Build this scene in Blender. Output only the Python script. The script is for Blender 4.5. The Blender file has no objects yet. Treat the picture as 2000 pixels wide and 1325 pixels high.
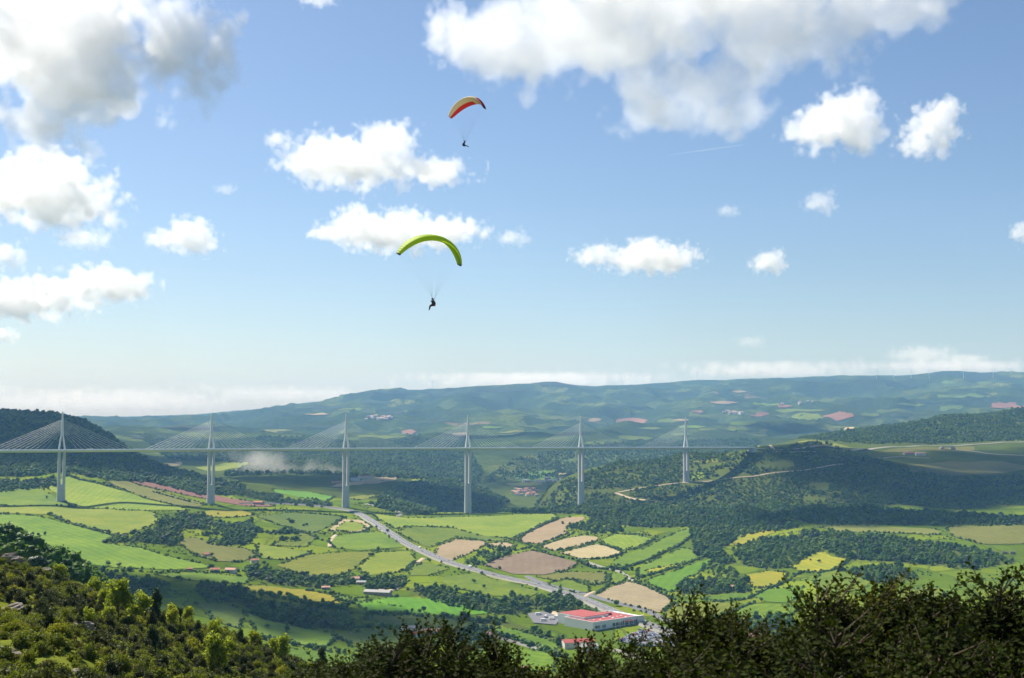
import bpy, bmesh, math, random
import numpy as np
from mathutils import Vector, Matrix
from mathutils.geometry import delaunay_2d_cdt

R = math.radians
sc = bpy.context.scene
COL = sc.collection
rng = np.random.default_rng(7)
random.seed(7)

# ------------------------------------------------------------------ camera, sky, sun, exposure
F = 2400.0                      # focal length in pixels of the 2000 px wide photograph
PITCH = math.atan(137.5 / F)
CAMZ = 300.0
cam = bpy.data.cameras.new('camera'); cam_o = bpy.data.objects.new('camera', cam); COL.objects.link(cam_o)
cam.lens = 36.0 * F / 2000.0; cam.sensor_width = 36.0; cam.clip_start = 0.5; cam.clip_end = 300000
cam.dof.use_dof = True; cam.dof.focus_distance = 900; cam.dof.aperture_fstop = 7.1
cam_o.location = (0, 0, CAMZ); cam_o.rotation_euler = (R(90) + PITCH, 0, 0)
sc.camera = cam_o

SUN_EL, SUN_AZ = R(47), R(-45)  # azimuth measured from +Y (view direction) towards +X
world = bpy.data.worlds.new('World'); sc.world = world; world.use_nodes = True
wn = world.node_tree
sky = wn.nodes.new('ShaderNodeTexSky'); sky.sky_type = 'NISHITA'; sky.sun_disc = False
sky.sun_elevation = SUN_EL; sky.sun_rotation = SUN_AZ
sky.altitude = 700; sky.air_density = 1.0; sky.dust_density = 1.0; sky.ozone_density = 4.2
wn.links.new(sky.outputs[0], wn.nodes['Background'].inputs[0])
wn.nodes['Background'].inputs[1].default_value = 0.0625
sun = bpy.data.lights.new('sun', 'SUN'); sun.energy = 5.0; sun.angle = R(0.5); sun.color = (1, 0.94, 0.83)
sun_o = bpy.data.objects.new('sun', sun); COL.objects.link(sun_o)
SUND = Vector((math.sin(SUN_AZ) * math.cos(SUN_EL), math.cos(SUN_AZ) * math.cos(SUN_EL), math.sin(SUN_EL)))
sun_o.rotation_euler = SUND.to_track_quat('Z', 'Y').to_euler()
vs = sc.view_settings
vs.view_transform = 'Standard'; vs.look = 'None'; vs.exposure = 0.92; vs.gamma = 1.0; vs.use_curve_mapping = False
HAZE_DENSITY = 4.4e-5
cy = sc.cycles
cy.max_bounces = 16; cy.volume_bounces = 11; cy.diffuse_bounces = 3; cy.glossy_bounces = 2
cy.transmission_bounces = 6; cy.transparent_max_bounces = 12; cy.use_denoising = True
cy.sample_clamp_indirect = 8

# ------------------------------------------------------------------ helpers
def tag(o, label=None, cat=None, group=None, kind=None):
    if label: o['label'] = label
    if cat: o['category'] = cat
    if group: o['group'] = group
    if kind: o['kind'] = kind
    return o

def empty(name, loc=(0, 0, 0), rz=0.0):
    o = bpy.data.objects.new(name, None); COL.objects.link(o)
    o.location = loc; o.rotation_euler = (0, 0, rz); o.empty_display_size = 0.1
    return o

def link(name, me, parent=None, mat=None, loc=None):
    o = bpy.data.objects.new(name, me); COL.objects.link(o)
    if mat is not None and len(me.materials) == 0: me.materials.append(mat)
    if parent is not None: o.parent = parent
    if loc is not None: o.location = loc
    return o

def np_mesh(name, verts, tris=None, quads=None, mats=(), mat_idx=None, smooth=False):
    """A mesh from numpy arrays of vertices, triangles and quads."""
    me = bpy.data.meshes.new(name)
    verts = np.asarray(verts, np.float32)
    tris = np.zeros((0, 3), np.int32) if tris is None else np.asarray(tris, np.int32).reshape(-1, 3)
    quads = np.zeros((0, 4), np.int32) if quads is None else np.asarray(quads, np.int32).reshape(-1, 4)
    me.vertices.add(len(verts)); me.vertices.foreach_set('co', verts.ravel())
    loops = np.concatenate([tris.ravel(), quads.ravel()])
    me.loops.add(len(loops)); me.loops.foreach_set('vertex_index', loops)
    n = len(tris) + len(quads); me.polygons.add(n)
    st = np.concatenate([np.arange(len(tris)) * 3, len(tris) * 3 + np.arange(len(quads)) * 4]).astype(np.int32)
    me.polygons.foreach_set('loop_start', st)
    for m in mats: me.materials.append(m)
    if mat_idx is not None: me.polygons.foreach_set('material_index', np.asarray(mat_idx, np.int32))
    me.polygons.foreach_set('use_smooth', np.full(n, smooth, bool))
    me.update(calc_edges=True)
    return me

class MB:
    """Collects boxes, prisms and tubes; build() links them as one mesh object."""
    def __init__(s): s.v = []; s.f = []; s.m = []
    def add(s, verts, faces, mi=0):
        b = len(s.v); s.v += [tuple(v) for v in verts]; s.f += [tuple(i + b for i in f) for f in faces]; s.m += [mi] * len(faces)
        return s
    def box(s, a, b, mi=0, M=None):
        v = [Vector((x, y, z)) for x in (a[0], b[0]) for y in (a[1], b[1]) for z in (a[2], b[2])]
        if M is not None: v = [M @ p for p in v]
        return s.add(v, [(0, 1, 3, 2), (4, 6, 7, 5), (0, 4, 5, 1), (2, 3, 7, 6), (0, 2, 6, 4), (1, 5, 7, 3)], mi)
    def loft(s, rings, mi=0, caps=True):
        n = len(rings[0]); v = [p for r in rings for p in r]; f = []
        for k in range(len(rings) - 1):
            for i in range(n):
                j = (i + 1) % n; f.append((k * n + i, k * n + j, (k + 1) * n + j, (k + 1) * n + i))
        if caps: f.append(tuple(range(n - 1, -1, -1))); f.append(tuple((len(rings) - 1) * n + i for i in range(n)))
        return s.add(v, f, mi)
    def tube(s, pts, r, n=6, mi=0):
        pts = [Vector(p) for p in pts]; rings = []
        for i, p in enumerate(pts):
            t = (pts[min(i + 1, len(pts) - 1)] - pts[max(i - 1, 0)]).normalized()
            a = t.orthogonal().normalized(); b = t.cross(a)
            rr = r[i] if isinstance(r, (list, tuple)) else r
            rings.append([p + (a * math.cos(2 * math.pi * k / n) + b * math.sin(2 * math.pi * k / n)) * rr for k in range(n)])
        return s.loft(rings, mi)
    def mesh(s, name, mats=()):
        me = bpy.data.meshes.new(name); me.from_pydata(s.v, [], s.f)
        for m in mats: me.materials.append(m)
        if len(mats) > 1: me.polygons.foreach_set('material_index', s.m)
        me.update(); return me
    def build(s, name, mat, parent=None, loc=None):
        mats = mat if isinstance(mat, (list, tuple)) else [mat]
        return link(name, s.mesh(name, mats), parent, None, loc)

def ray(u, v):
    dx = (u - 1000.0) / F; dy = (662.5 - v) / F
    return np.array([dx, math.cos(PITCH) - dy * math.sin(PITCH), math.sin(PITCH) + dy * math.cos(PITCH)])

def P(u, v, Y):
    r = ray(u, v); r = r * (Y / r[1]); return np.array([r[0], r[1], r[2] + CAMZ])

def project(x, y, z):
    """World point(s) to photo pixels."""
    zz = z - CAMZ; c, s = math.cos(PITCH), math.sin(PITCH)
    d = y * c + zz * s; up = -y * s + zz * c
    d = np.where(d > 0.1, d, 0.1)
    return 1000 + F * x / d, 662.5 - F * up / d

def vnoise(x, y, seed=0):
    xi = np.floor(x).astype(np.int64); yi = np.floor(y).astype(np.int64); fx = x - xi; fy = y - yi
    fx = fx * fx * (3 - 2 * fx); fy = fy * fy * (3 - 2 * fy)
    def h(a, b):
        n = (a * 374761393 + b * 668265263 + seed * 974711) & 0x7fffffff
        n = ((n ^ (n >> 13)) * 1274126177) & 0x7fffffff
        return ((n ^ (n >> 16)) & 0xffff) / 65535.0
    return (h(xi, yi) * (1 - fx) + h(xi + 1, yi) * fx) * (1 - fy) + (h(xi, yi + 1) * (1 - fx) + h(xi + 1, yi + 1) * fx) * fy

def fbm(x, y, seed=0, oct=4):
    t = 0; a = 0.5
    for k in range(oct): t = t + a * (vnoise(x, y, seed + k) * 2 - 1); x = x * 2.03 + 17; y = y * 2.03 + 5; a *= 0.5
    return t

def inpoly(u, v, poly):
    p = np.asarray(poly, float); r = np.zeros(np.shape(u), bool); n = len(p)
    for i in range(n):
        x1, y1 = p[i]; x2, y2 = p[(i + 1) % n]
        c = (y1 > v) != (y2 > v)
        with np.errstate(divide='ignore', invalid='ignore'):
            r ^= c & (u < (x2 - x1) * (v - y1) / (y2 - y1 if y2 != y1 else 1e-9) + x1)
    return r

# ------------------------------------------------------------------ materials
def nodes(name):
    m = bpy.data.materials.new(name); m.use_nodes = True
    return m, m.node_tree, m.node_tree.nodes['Principled BSDF']

def mixcol(t, a, b, fac, mode='MIX'):
    n = t.nodes.new('ShaderNodeMix'); n.data_type = 'RGBA'; n.blend_type = mode
    for sock, val in ((n.inputs[6], a), (n.inputs[7], b), (n.inputs[0], fac)):
        if hasattr(val, 'is_output'): t.links.new(val, sock)
        elif isinstance(val, (int, float)): sock.default_value = val
        else: sock.default_value = (*val, 1)
    return n.outputs[2]

def noise(t, scale, detail=3, rough=0.55, coord='Object', w=None, distort=0):
    tc = t.nodes.new('ShaderNodeTexCoord'); n = t.nodes.new('ShaderNodeTexNoise')
    n.inputs['Scale'].default_value = scale; n.inputs['Detail'].default_value = detail; n.inputs['Roughness'].default_value = rough
    n.inputs['Distortion'].default_value = distort
    t.links.new(tc.outputs[coord], n.inputs['Vector'])
    return n.outputs[0]

def ramp(t, src, stops):
    n = t.nodes.new('ShaderNodeValToRGB'); e = n.color_ramp.elements
    while len(e) < len(stops): e.new(0.5)
    for k, (p, c) in enumerate(stops):
        e[k].position = p; e[k].color = (*c, 1) if not isinstance(c, (int, float)) else (c, c, c, 1)
    t.links.new(src, n.inputs[0]); return n.outputs[0]

def plain(name, col, rough=0.7, var=0.25, scale=0.5, metal=0.0, spec=0.3):
    m, t, b = nodes(name)
    n = noise(t, scale, 4)
    c = mixcol(t, tuple(c * (1 - var) for c in col), tuple(min(1, c * (1 + var)) for c in col), n)
    t.links.new(c, b.inputs['Base Color']); b.inputs['Roughness'].default_value = rough; b.inputs['Metallic'].default_value = metal
    b.inputs['Specular IOR Level'].default_value = spec
    return m

def leaf_mat(name, dark, light, accent=None, trans=0.35, rough=0.6, nscale=0.25, patch=None, spec=.2):
    m, t, b = nodes(name)
    oi = t.nodes.new('ShaderNodeObjectInfo')
    c = mixcol(t, dark, light, oi.outputs['Random'])
    if accent is not None:
        a = ramp(t, oi.outputs['Random'], [(0.0, 0.0), (0.86, 0.0), (1.0, 1.0)])
        c = mixcol(t, c, accent, a)
    geo = t.nodes.new('ShaderNodeNewGeometry')
    if patch:      # stands of lighter and darker growth over the hillsides
        pn = t.nodes.new('ShaderNodeTexNoise'); pn.inputs['Scale'].default_value = 0.011; pn.inputs['Detail'].default_value = 4; t.links.new(geo.outputs['Position'], pn.inputs['Vector'])
        c = mixcol(t, c, patch, ramp(t, pn.outputs[0], [(.46, 0.0), (.6, .9)]))
    rpi = geo.outputs['Random Per Island']
    dk = t.nodes.new('ShaderNodeMath'); dk.operation = 'MULTIPLY_ADD'; t.links.new(rpi, dk.inputs[0]); dk.inputs[1].default_value = 0.7; dk.inputs[2].default_value = 0.65
    n = noise(t, nscale, 3)
    k = t.nodes.new('ShaderNodeMath'); k.operation = 'MULTIPLY_ADD'; t.links.new(n, k.inputs[0]); k.inputs[1].default_value = 0.9; k.inputs[2].default_value = 0.55
    kk = t.nodes.new('ShaderNodeMath'); kk.operation = 'MULTIPLY'; t.links.new(dk.outputs[0], kk.inputs[0]); t.links.new(k.outputs[0], kk.inputs[1])
    vm = t.nodes.new('ShaderNodeVectorMath'); vm.operation = 'SCALE'; t.links.new(c, vm.inputs[0]); t.links.new(kk.outputs[0], vm.inputs['Scale'])
    t.links.new(vm.outputs[0], b.inputs['Base Color']); b.inputs['Roughness'].default_value = rough; b.inputs['Specular IOR Level'].default_value = spec
    if trans > 0:
        tr = t.nodes.new('ShaderNodeBsdfTranslucent'); t.links.new(vm.outputs[0], tr.inputs[0])
        mx = t.nodes.new('ShaderNodeMixShader'); mx.inputs[0].default_value = trans
        t.links.new(b.outputs[0], mx.inputs[1]); t.links.new(tr.outputs[0], mx.inputs[2])
        t.links.new(mx.outputs[0], t.nodes['Material Output'].inputs['Surface'])
    return m

def field_mat(name, c1, c2, c3, stripe=0.0):
    """Crop or soil: patchy at two scales, the broad one also imitating cloud shade, with faint drilling lines."""
    m, t, b = nodes(name)
    oi = t.nodes.new('ShaderNodeObjectInfo')
    big = ramp(t, noise(t, 0.009, 5, 0.62, distort=0.9), [(0.36, 0.0), (0.62, 1.0)])  # broad mottle also puts soft cloud shading into the field colour
    c = mixcol(t, c1, c2, big)
    fine = ramp(t, noise(t, 0.09, 5, 0.7), [(0.42, 0.0), (0.75, 1.0)])
    half = t.nodes.new('ShaderNodeMath'); half.operation = 'MULTIPLY'; t.links.new(fine, half.inputs[0]); half.inputs[1].default_value = 0.7
    c = mixcol(t, c, c3, half.outputs[0])
    hsv = t.nodes.new('ShaderNodeHueSaturation')
    va = t.nodes.new('ShaderNodeMath'); va.operation = 'MULTIPLY_ADD'; t.links.new(oi.outputs['Random'], va.inputs[0]); va.inputs[1].default_value = 0.4; va.inputs[2].default_value = 0.8
    hu = t.nodes.new('ShaderNodeMath'); hu.operation = 'MULTIPLY_ADD'; t.links.new(oi.outputs['Random'], hu.inputs[0]); hu.inputs[1].default_value = 0.03; hu.inputs[2].default_value = 0.485
    t.links.new(va.outputs[0], hsv.inputs['Value']); t.links.new(hu.outputs[0], hsv.inputs['Hue']); t.links.new(c, hsv.inputs['Color'])
    out = hsv.outputs[0]
    if stripe:
        tc = t.nodes.new('ShaderNodeTexCoord'); mp = t.nodes.new('ShaderNodeMapping'); t.links.new(tc.outputs['Object'], mp.inputs[0])
        rz = t.nodes.new('ShaderNodeCombineXYZ'); mm = t.nodes.new('ShaderNodeMath'); mm.operation = 'MULTIPLY'; t.links.new(oi.outputs['Random'], mm.inputs[0]); mm.inputs[1].default_value = 6.3
        t.links.new(mm.outputs[0], rz.inputs[2]); t.links.new(rz.outputs[0], mp.inputs['Rotation'])
        wv = t.nodes.new('ShaderNodeTexWave'); wv.inputs['Scale'].default_value = 0.022; wv.inputs['Distortion'].default_value = 1.5; wv.inputs['Detail'].default_value = 3
        wv.inputs['Detail Scale'].default_value = 0.4
        t.links.new(mp.outputs[0], wv.inputs['Vector'])
        s = t.nodes.new('ShaderNodeMath'); s.operation = 'MULTIPLY_ADD'; t.links.new(wv.outputs['Fac'], s.inputs[0]); s.inputs[1].default_value = stripe; s.inputs[2].default_value = 1 - stripe / 2
        vm = t.nodes.new('ShaderNodeVectorMath'); vm.operation = 'SCALE'; t.links.new(out, vm.inputs[0]); t.links.new(s.outputs[0], vm.inputs['Scale']); out = vm.outputs[0]
    t.links.new(out, b.inputs['Base Color']); b.inputs['Roughness'].default_value = 0.95; b.inputs['Specular IOR Level'].default_value = 0.1
    return m

FM = {
    'gb': field_mat('crop_green', (.08, .138, .006), (.135, .188, .008), (.05, .09, .006), .16),
    'gy': field_mat('meadow_yellow_green', (.12, .165, .010), (.185, .205, .015), (.075, .12, .008), .14),
    'gv': field_mat('crop_vivid_green', (.07, .158, .006), (.105, .195, .008), (.05, .115, .006), .14),
    'gd': field_mat('pasture_dark_green', (.06, .098, .009), (.09, .12, .012), (.04, .068, .008), .15),
    'ol': field_mat('rough_grass_olive', (.115, .122, .02), (.145, .145, .03), (.06, .078, .013), .06),
    'tn': field_mat('soil_tan', (.33, .25, .15), (.27, .21, .115), (.18, .17, .075), .08),
    'br': field_mat('soil_brown', (.205, .155, .10), (.25, .195, .12), (.13, .115, .065), .07),
    'yl': field_mat('rape_yellow', (.30, .27, .012), (.17, .2, .014), (.13, .17, .012), .12),
    'fw': field_mat('far_woodland', (.017, .034, .013), (.028, .05, .016), (.012, .026, .01), .0),
    'rd': field_mat('soil_red', (.23, .115, .08), (.2, .105, .07), (.14, .10, .055), .08),
}
M_CONC = plain('pale_concrete', (.47, .47, .46), .8, .10, .05)
M_DECK = plain('deck_steel', (.55, .56, .57), .5, .06, .03)
M_MAST = plain('mast_steel', (.66, .67, .67), .45, .05, .05)
M_CABLE = plain('cable_sheath', (.75, .76, .76), .5, .03, .1)
M_JOINT = plain('joint_grey', (.36, .36, .36), .9, .1)
M_ASPH = plain('asphalt', (.125, .125, .14), .9, .2, .08)
M_SHOULDER = plain('pale_gravel', (.23, .22, .19), .95, .2, .1)
M_PAINT = plain('road_paint', (.75, .75, .73), .7, .05, .3)
M_TRACK = plain('sandy_track', (.40, .32, .21), .95, .25, .08)
M_ROOF = plain('clay_roof', (.36, .14, .09), .85, .3, .3)
M_ROOFP = plain('faded_clay_roof', (.48, .27, .2), .85, .25, .3)
M_ROOFR = plain('red_sheet_roof', (.31, .06, .055), .75, .22, .15)
M_ROOFG = plain('grey_sheet_roof', (.27, .265, .26), .6, .15, .2)
M_WALL = plain('cream_render', (.62, .57, .5), .9, .12, .2)
M_WALLW = plain('white_cladding', (.74, .73, .71), .7, .05, .1)
M_WALLS = plain('stone_wall', (.38, .31, .25), .95, .25, .4)
M_GLASS = plain('window_glass', (.05, .07, .09), .12, .1, .2, 0, .6)
M_DARK = plain('dark_opening', (.03, .03, .035), .8, .1, .3)
M_BARK = plain('bark', (.07, .05, .035), .95, .3, 2)
M_ROCK = plain('limestone', (.19, .165, .13), .95, .35, .6)
M_LEAF = leaf_mat('oak_leaf', (.036, .095, .011), (.07, .165, .014), (.12, .20, .016), .4, patch=(.125, .215, .018))
M_LEAFB = leaf_mat('young_leaf', (.24, .30, .02), (.32, .36, .024), None, .55)
M_LEAFC = leaf_mat('pine_needle', (.022, .05, .02), (.045, .08, .026), None, .2)
M_SCRUB = leaf_mat('scrub_leaf', (.10, .128, .009), (.19, .218, .013), (.275, .275, .017), .42)
M_BOX = leaf_mat('box_leaf', (.02, .031, .003), (.038, .05, .004), (.10, .09, .008), .28, .75, 1.2, spec=.06)
M_DRY = leaf_mat('dry_grass', (.15, .145, .035), (.2, .185, .045), None, .35)

# ------------------------------------------------------------------ terrain
NEAR = [(1760, 8), (1540, 20), (1490, 45), (1500, 100), (1500, 165), (1480, 400), (1430, 800)]
VR = [(1325, 1335), (1300, 1405), (1250, 1535), (1200, 1705), (1150, 1920), (1100, 2200), (1050, 2580)]
FAR = [(850, 7600), (830, 9000), (795, 12000)]
CTRL = {
    -500: [(1560, 20), (1420, 60), (1150, 130), (1060, 230), (1010, 400), (1040, 700), (1060, 1000), (1100, 1500), (1060, 1900), (1010, 2300), (975, 2700), (930, 3050), (850, 3600), (800, 4200), (830, 5000), (840, 7000), (830, 10000), (818, 16000), (812, 34000)],
    0: [(1760, 8), (1540, 20), (1420, 60), (1325, 95), (1220, 130), (1160, 170), (1098, 230), (1160, 300), (1050, 560), (1120, 800), (1150, 1100), (1130, 1600), (1060, 2050), (1030, 2250), (1000, 2500), (978, 2750), (950, 2900), (928, 3050), (880, 3350), (840, 3750), (802, 4200), (830, 4700), (845, 6000), (838, 9000), (820, 15000), (814, 34000)],
    100: [(1760, 8), (1540, 20), (1450, 50), (1325, 92), (1260, 115), (1200, 150), (1130, 230), (1190, 300), (1090, 600), (1150, 850), (1170, 1200), (1120, 1740), (1060, 2050), (1030, 2250), (1000, 2500), (980, 2747), (955, 2900), (930, 3050), (885, 3350), (845, 3750), (811, 4200), (835, 4700), (848, 6000), (840, 9000), (822, 15000), (815, 34000)],
    160: [(1325, 98), (1158, 232), (1215, 310), (1125, 630), (985, 2740), (822, 4150)],
    200: [(1760, 8), (1540, 20), (1470, 48), (1325, 105), (1260, 140), (1180, 235), (1240, 320), (1150, 650), (1200, 900), (1190, 1350), (1150, 1640), (1120, 1760), (1060, 2060), (1030, 2280), (1000, 2520), (975, 2780), (950, 2950), (940, 3050), (905, 3350), (870, 3700), (841, 4050), (860, 4500), (860, 6000), (845, 9000), (822, 15000), (816, 34000)],
    250: [(877, 3920), (895, 4400), (1195, 235), (1262, 335)],
    300: [(1760, 8), (1540, 20), (1480, 48), (1325, 125), (1270, 160), (1208, 235), (1290, 350), (1250, 700), (1230, 1000), (1200, 1450), (1150, 1650), (1120, 1780), (1060, 2100), (1030, 2320), (1000, 2580), (978, 2830), (960, 2980), (948, 3100), (925, 3450), (905, 3780), (920, 4200), (912, 4700), (903, 5300), (885, 6200), (860, 7500), (840, 9500), (825, 13000), (815, 20000), (813, 35000)],
    375: [(1228, 238), (1315, 365), (927, 3600), (935, 4000)],
    450: [(1760, 8), (1540, 20), (1500, 45), (1325, 165), (1250, 240), (1340, 380), (1320, 750), (1280, 1150), (1250, 1330), (1200, 1520), (1150, 1720), (1120, 1870), (1080, 2080), (1050, 2300), (1020, 2570), (1000, 2780), (985, 2950), (965, 3150), (945, 3450), (938, 3700), (935, 4300), (915, 5000), (900, 5500), (885, 6200), (860, 7500), (840, 9500), (822, 12000), (806, 15000), (812, 25000)],
    530: [(1278, 240), (1370, 380), (798, 14500)],
    600: [(1760, 8), (1540, 20), (1520, 45), (1360, 165), (1305, 240), (1400, 380), (1380, 750), (1330, 1200), (1300, 1330), (1250, 1480), (1200, 1650), (1150, 1840), (1100, 2090), (1050, 2430), (1020, 2690), (1000, 2880), (985, 3060), (965, 3400), (945, 3900), (930, 4400), (905, 5200), (888, 6000), (860, 7500), (835, 9500), (810, 12000), (793, 14000), (815, 22000)],
    677: [(990, 3050), (777, 14200), (800, 20000)],
    750: NEAR + [(1325, 1310), (1300, 1380), (1250, 1510), (1200, 1670), (1150, 1870), (1100, 2130), (1050, 2490), (1020, 2760), (1000, 2970), (988, 3130), (970, 3600), (940, 4300), (926, 4700), (925, 5200), (905, 5600), (888, 6200), (860, 7500), (830, 9500), (800, 12000), (765, 14500), (790, 20000)],
    830: [(760, 14800), (937, 4650)],
    900: NEAR + [(1325, 1330), (1300, 1400), (1250, 1530), (1200, 1700), (1150, 1910), (1100, 2180), (1050, 2560), (1020, 2850), (1003, 3100), (1001, 3220), (1030, 3500), (1020, 3900), (985, 4200), (943, 4700), (960, 5100), (935, 5500), (910, 5900), (888, 6300), (860, 7400), (830, 9500), (795, 12000), (755, 15000), (790, 20000)],
    960: [(962, 4500), (990, 4900)],
    1000: NEAR + VR + [(1020, 2900), (998, 3220), (996, 3300), (1040, 3600), (1020, 4100), (985, 4700), (965, 5150), (945, 5500), (930, 5800), (900, 6200), (875, 6600)] + FAR + [(750, 15000), (785, 20000)],
    1080: VR + [(1020, 2900), (998, 3180), (993, 3260), (1020, 3450), (985, 3600), (965, 3700), (947, 3850), (1000, 4300), (980, 4900), (950, 5500), (930, 5800), (905, 6200), (870, 6600)] + FAR + [(749, 15000), (785, 20000)],
    1134: VR + [(1020, 2880), (991, 3200), (989, 3353), (965, 3500), (922, 3800), (960, 4200), (950, 5000), (930, 5600), (905, 6100), (870, 6600)] + FAR + [(753, 15000), (785, 20000)],
    1200: NEAR + VR + [(1020, 2850), (986, 3100), (1008, 3250), (985, 3350), (950, 3500), (903, 3850), (930, 4300), (930, 5200), (905, 6000), (870, 6600)] + FAR + [(755, 15000), (785, 20000)],
    1339: NEAR + VR + [(1020, 2800), (986, 3000), (1012, 3150), (985, 3280), (940, 3504), (915, 3620), (890, 3750), (900, 4200), (905, 5200), (890, 6000), (865, 6800), (845, 8000), (810, 10500), (780, 12500), (745, 15500), (780, 20000)],
    1450: VR + [(1020, 2780), (987, 2950), (1012, 3120), (985, 3260), (945, 3420), (900, 3560), (881, 3630), (878, 3750), (890, 4300), (890, 5500), (870, 6600), (845, 8000), (810, 10500), (780, 12500), (740, 15500), (780, 20000)],
    1478: [(905, 3545), (879.5, 3600), (877.5, 3660), (874, 3760), (880, 4000)],
    1590: NEAR + [(1325, 1330), (1300, 1400), (1250, 1525), (1200, 1685), (1150, 1880), (1100, 2130), (1050, 2450), (1020, 2690), (989, 2900), (1012, 3080), (985, 3200), (940, 3400), (900, 3600), (875, 3720), (862, 3850), (878, 4200), (870, 4800), (855, 5200), (850, 5600), (850, 7000), (835, 8500), (805, 10500), (775, 12500), (736, 15500), (770, 20000)],
    1700: [(1300, 1400), (1250, 1520), (1200, 1670), (1150, 1850), (1100, 2080), (1050, 2390), (1020, 2620), (991, 2850), (1012, 3030), (985, 3150), (940, 3400), (905, 3650), (893, 3850), (878, 4250), (868, 4600), (848, 5100), (838, 5500), (845, 6500), (835, 8500), (805, 10500), (770, 12500), (735, 15500), (770, 20000)],
    1850: NEAR + [(1325, 1330), (1250, 1520), (1200, 1660), (1150, 1840), (1100, 2070), (1080, 2160), (1050, 2340), (1020, 2580), (998, 2780), (1018, 2950), (1000, 3070), (935, 3600), (915, 3850), (890, 4150), (875, 4400), (866, 4700), (840, 5100), (812, 5600), (835, 6500), (820, 8500), (795, 10500), (765, 12500), (726, 15500), (765, 20000)],
    2000: NEAR + [(1325, 1330), (1250, 1520), (1200, 1660), (1150, 1840), (1100, 2070), (1050, 2330), (1030, 2480), (1013, 2700), (1028, 2850), (1005, 3000), (935, 3600), (915, 3850), (880, 4300), (864, 4600), (845, 4950), (820, 5300), (798, 5700), (825, 6500), (810, 8500), (792, 10500), (760, 12500), (726, 15500), (760, 20000)],
}
CTRL[2500] = list(CTRL[2000])
for u_ in (750, 1000, 1200, 1590, 2000): CTRL[u_] = CTRL[u_] + [(820, 34000)]

OFF = 60.0
pts = []
for u_, lst in CTRL.items():
    for v_, Y_ in lst:
        p = P(u_, v_, Y_); pts.append((p[0], p[1], p[2] - CAMZ))
for x_ in (-30, 0, 30): pts += [(x_, -25, -0.6), (x_, 0, -2.0), (x_ * 1.2, 8, -3.25)]
pts = np.array(pts)
def warp(x, y): return np.stack([x / (y + OFF) * 4.0, np.log(y + OFF) * 1.3], -1)
cw = warp(pts[:, 0], pts[:, 1]); ct = pts[:, 2] / (pts[:, 1] + OFF)
key = np.round(cw, 3); _, keep = np.unique(key, axis=0, return_index=True); cw = cw[keep]; ct = ct[keep]
CSH = 0.03
def kern(d2): return np.sqrt(d2 + CSH * CSH)
n_ = len(cw)
A_ = np.zeros((n_ + 3, n_ + 3)); d_ = ((cw[:, None] - cw[None]) ** 2).sum(-1); A_[:n_, :n_] = kern(d_) - 0.002 * np.eye(n_)
A_[:n_, n_] = 1; A_[:n_, n_ + 1:] = cw; A_[n_, :n_] = 1; A_[n_ + 1:, :n_] = cw.T
W_ = np.linalg.solve(A_, np.concatenate([ct, np.zeros(3)]))

NC = 720; AMAX = 0.62
ga = np.linspace(-AMAX, AMAX, NC)
gy = np.unique(np.concatenate([np.geomspace(30, 120, 50), np.geomspace(120, 1000, 130), np.geomspace(1000, 6800, 330), np.geomspace(6800, 26000, 110)]))
NR = len(gy); gs = np.log(gy)
YY, AA = np.meshgrid(gy, ga, indexing='ij'); GX = AA * YY; GY = YY - OFF
q = warp(GX.ravel(), GY.ravel()); T = np.zeros(len(q))
for i0 in range(0, len(q), 60000):
    qq = q[i0:i0 + 60000]
    d2 = (qq ** 2).sum(1)[:, None] + (cw ** 2).sum(1)[None] - 2 * qq @ cw.T
    T[i0:i0 + 60000] = kern(np.maximum(d2, 0)) @ W_[:n_] + W_[n_] + qq @ W_[n_ + 1:]
GZ = CAMZ + T.reshape(NR, NC) * (GY + OFF)
def sstep(x, a, b): t = np.clip((x - a) / (b - a), 0, 1); return t * t * (3 - 2 * t)
far_w = sstep(GY, 5200, 8500)
rug = fbm(GX / 420, GY / 700, 3, 5); rid = 1 - np.abs(fbm(GX / 900, GY / 1300, 9, 4)) * 2
GZ += far_w * (rug * 60 + (rid - 0.6) * 120) * np.clip(GY / 11000, 0.5, 1.1) * (1 - sstep(GY, 13500, 15500) * 0.75)
mid_w = sstep(GY, 2900, 3300) * (1 - sstep(GY, 5000, 6500))
GZ += mid_w * fbm(GX / 160, GY / 200, 5, 4) * 9
GZ += sstep(GY, 900, 1200) * (1 - mid_w) * (1 - far_w) * fbm(GX / 170, GY / 260, 6, 3) * 6.5
near_w = sstep(GY, 45, 110) * (1 - sstep(GY, 500, 800))
GZ += near_w * (fbm(GX / 26, GY / 30, 8, 5) * 3.2)

def H(x, y):
    """Ground height by bilinear lookup."""
    x = np.asarray(x, float); y = np.asarray(y, float); yy = np.clip(y + OFF, gy[0], gy[-1] * 0.9999)
    ca = np.clip((x / yy + AMAX) / (2 * AMAX) * (NC - 1), 0, NC - 1.001); i = ca.astype(int); fa = ca - i
    j = np.clip(np.searchsorted(gy, yy, side='right') - 1, 0, NR - 2); fb = (yy - gy[j]) / (gy[j + 1] - gy[j])
    return (GZ[j, i] * (1 - fa) + GZ[j, i + 1] * fa) * (1 - fb) + (GZ[j + 1, i] * (1 - fa) + GZ[j + 1, i + 1] * fa) * fb

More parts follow.
